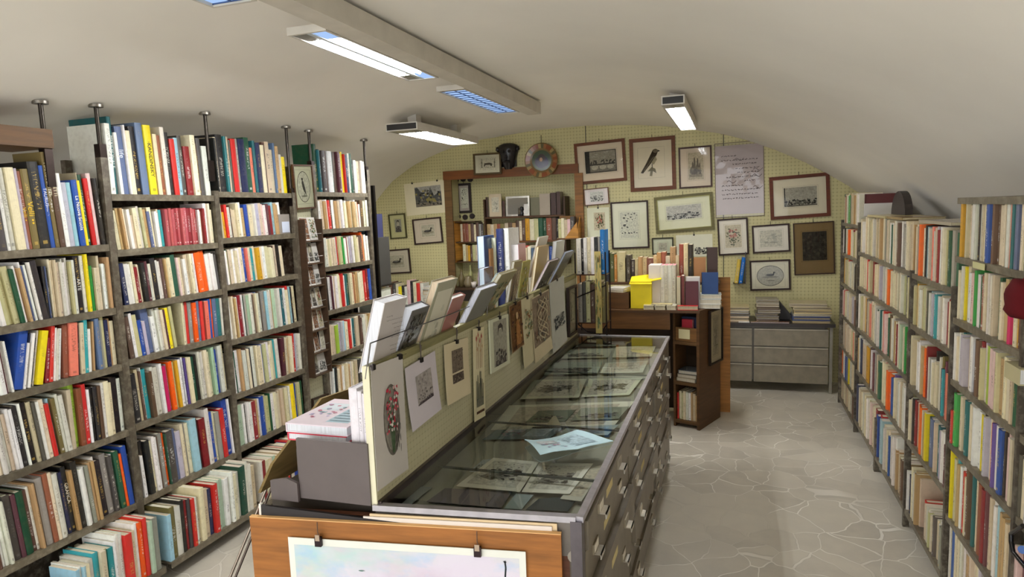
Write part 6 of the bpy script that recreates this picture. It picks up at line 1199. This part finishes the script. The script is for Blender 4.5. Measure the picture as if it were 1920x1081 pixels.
# boxed things in the gaps of the bookcase before the rack
g = at(533, 435, 0, XL-.02); b = MB(); b.box(XL-.2, XL-.02, 4.135, 4.26, 1.896, 2.04, (150, 142, 134)); o = b.build('box', 'paint'); tag(o, 'small grey box with a white card in the gap of the second shelf', 'box')
b = MB(); b.box(XL-.019, XL-.017, 4.165, 4.25, 1.905, 1.985, (206, 214, 230)); b.build('card', 'paper', o)
# end of the last left bookcase, white card and dark red album on the right
o = empty('magazine_stand', (-3.3, 5.62, 0), 'narrow black metal stand at the end of the left bookcases', 'stand')
sub('post', 'metal', o, lambda b: b.box(-3.16, -3.13, 5.46, 5.49, 0, 2.28, (40, 36, 34))); sub('box', 'paint', o, lambda b: b.box(-3.42, -3.16, 5.50, 5.75, 1.35, 1.80, (62, 60, 56)))
sub('post', 'metal', o, lambda b: b.box(-3.42, -3.39, 5.46, 5.49, 0, 1.9, (40, 36, 34))); sub('tray', 'metal', o, lambda b: b.box(-3.42, -3.14, 5.46, 5.76, 1.335, 1.348, (70, 66, 60)))
for i, z in enumerate((.95, 1.08, 1.20)): flat('%s white box file stacked in the narrow black stand' % ('lowest', 'middle', 'top')[i], -3.38, -3.15, 5.50, 5.72, z, z+.112, (206, 208, 190), (200, 202, 184), group='box files in the narrow stand', name='box_file')
sub('tray', 'metal', o, lambda b: b.box(-3.42, -3.14, 5.46, 5.76, .935, .948, (70, 66, 60)))
for i, c in enumerate(((60, 80, 96), (46, 48, 84))): small_book('%s book standing on the black box of the narrow stand' % ('slate-blue', 'dark navy')[i], -3.36+.09*i, -3.28+.09*i, 5.52, 5.7, 1.801, 2.02, c, group='books on the narrow stand', rz=math.pi)
p = at(1640, 385, 0, 1.02)
small_book('dark red album lying high behind the far bookcase top', 1.0, 1.25, 6.00, 6.04, 1.852, 2.03, (92, 34, 34), group='albums on top of the right bookcases')
o = tag(MB().build('x', 'paint')); bpy.data.objects.remove(o)
o = empty('white_card', (1.12, 5.98, 1.855), 'white card standing on the books of the low bookcase', 'card'); b = MB(); b.box(-.13, .13, 0, .012, 0, .10, (206, 202, 196)); b.build('card', 'paper', o)
for i, (ya, yc, c, lb) in enumerate(((5.25, 5.9, (196, 180, 132), 'longest cream folder lying on top of the tall cream books'), (4.75, 5.2, (150, 124, 78), 'tan folder lying on top of the tall cream books'), (3.75, 4.35, (172, 160, 138), 'grey-beige folder lying on top of the short bookcase books'))):
    flat(lb, 1.0, 1.24, ya, yc, 1.853 if i < 2 else 1.850, 1.868 if i < 2 else 1.866, c, (206, 196, 160), group='folders lying on the right bookcases', name='folder')
o = empty('dark_basket', (1.15, 5.6, 1.87), 'dark rounded basket rim behind the white card', 'basket'); b = MB()
b.prism([(.06*math.cos(t)-.0, -.02, .0) if 0 else (.0, .22*math.cos(t), .17*math.sin(t)) for t in [math.pi*i/14 for i in range(15)]], (.05, 0, 0), (52, 44, 40)); b.build('basket', 'paint', o)
# red cloth and small things at the right edge of the photo
q = at(1912, 556, 0, XR-.05)
o = empty('red_cloth', (q.x, q.y, q.z), 'dark red cloth bag hanging on the bookcase at the photo edge', 'bag')
b = MB(); rr = random.Random(2); n = 10; rings = []
for i in range(8):
    z = .06-.13*i/7; k = .5+.5*math.sin(min(1, i/3)*math.pi/2) if i < 7 else .75
    rings.append([(.035*k*math.cos(2*math.pi*j/n)*(1+.15*rr.random()), .075*k*math.sin(2*math.pi*j/n)*(1+.15*rr.random()), z) for j in range(n)])
b.mesh([p_ for g_ in rings for p_ in g_], [(i*n+j, i*n+(j+1) % n, (i+1)*n+(j+1) % n, (i+1)*n+j) for i in range(7) for j in range(n)]+[tuple(range(n))[::-1], tuple(range(7*n, 8*n))], (84, 10, 16), 0, None, True); b.build('bag', 'paper', o)
b = MB(); b.tube([(0, -.02, .05), (.02, 0, .08), (.045, 0, .11)], .005, (110, 20, 26)); b.build('strap', 'paper', o)
q = at(1908, 692, 0, XR+.02)
flat('white and cream box file jutting from the shelf at the photo edge', XR-.02, XR+.16, q.y-.13, q.y+.005, q.z-.03, q.z+.03, (190, 180, 140), (222, 220, 214), group='files at the photo edge')
o = empty('headphones', (XR-.03, 2.62, .78), 'black headband headset hanging on the last shelf at the photo edge', 'headset')
q1, q2, q3, q4 = [at(x, y, 0, XR-.02) for x, y in ((1918, 985), (1896, 1000), (1900, 1035), (1922, 1062))]
o.location = q2; sub('band', 'gloss', o, lambda b: b.tube([q1, q2, (q2+q3)/2+Vector((0, .01, 0)), q3, q4], .008, (26, 24, 26))); sub('pad', 'gloss', o, lambda b: b.cyl(at(1917, 1030, 0, XR-.03), at(1917, 1030, 0, XR-.005), .014, (20, 84, 160)))

# every book too small to count as an object, in one mesh
tag(mass.build('shelved_books', ['book_cover', 'page_block']), 'the many smaller book spines filling the rest of the bookcases', 'books', None, 'stuff')
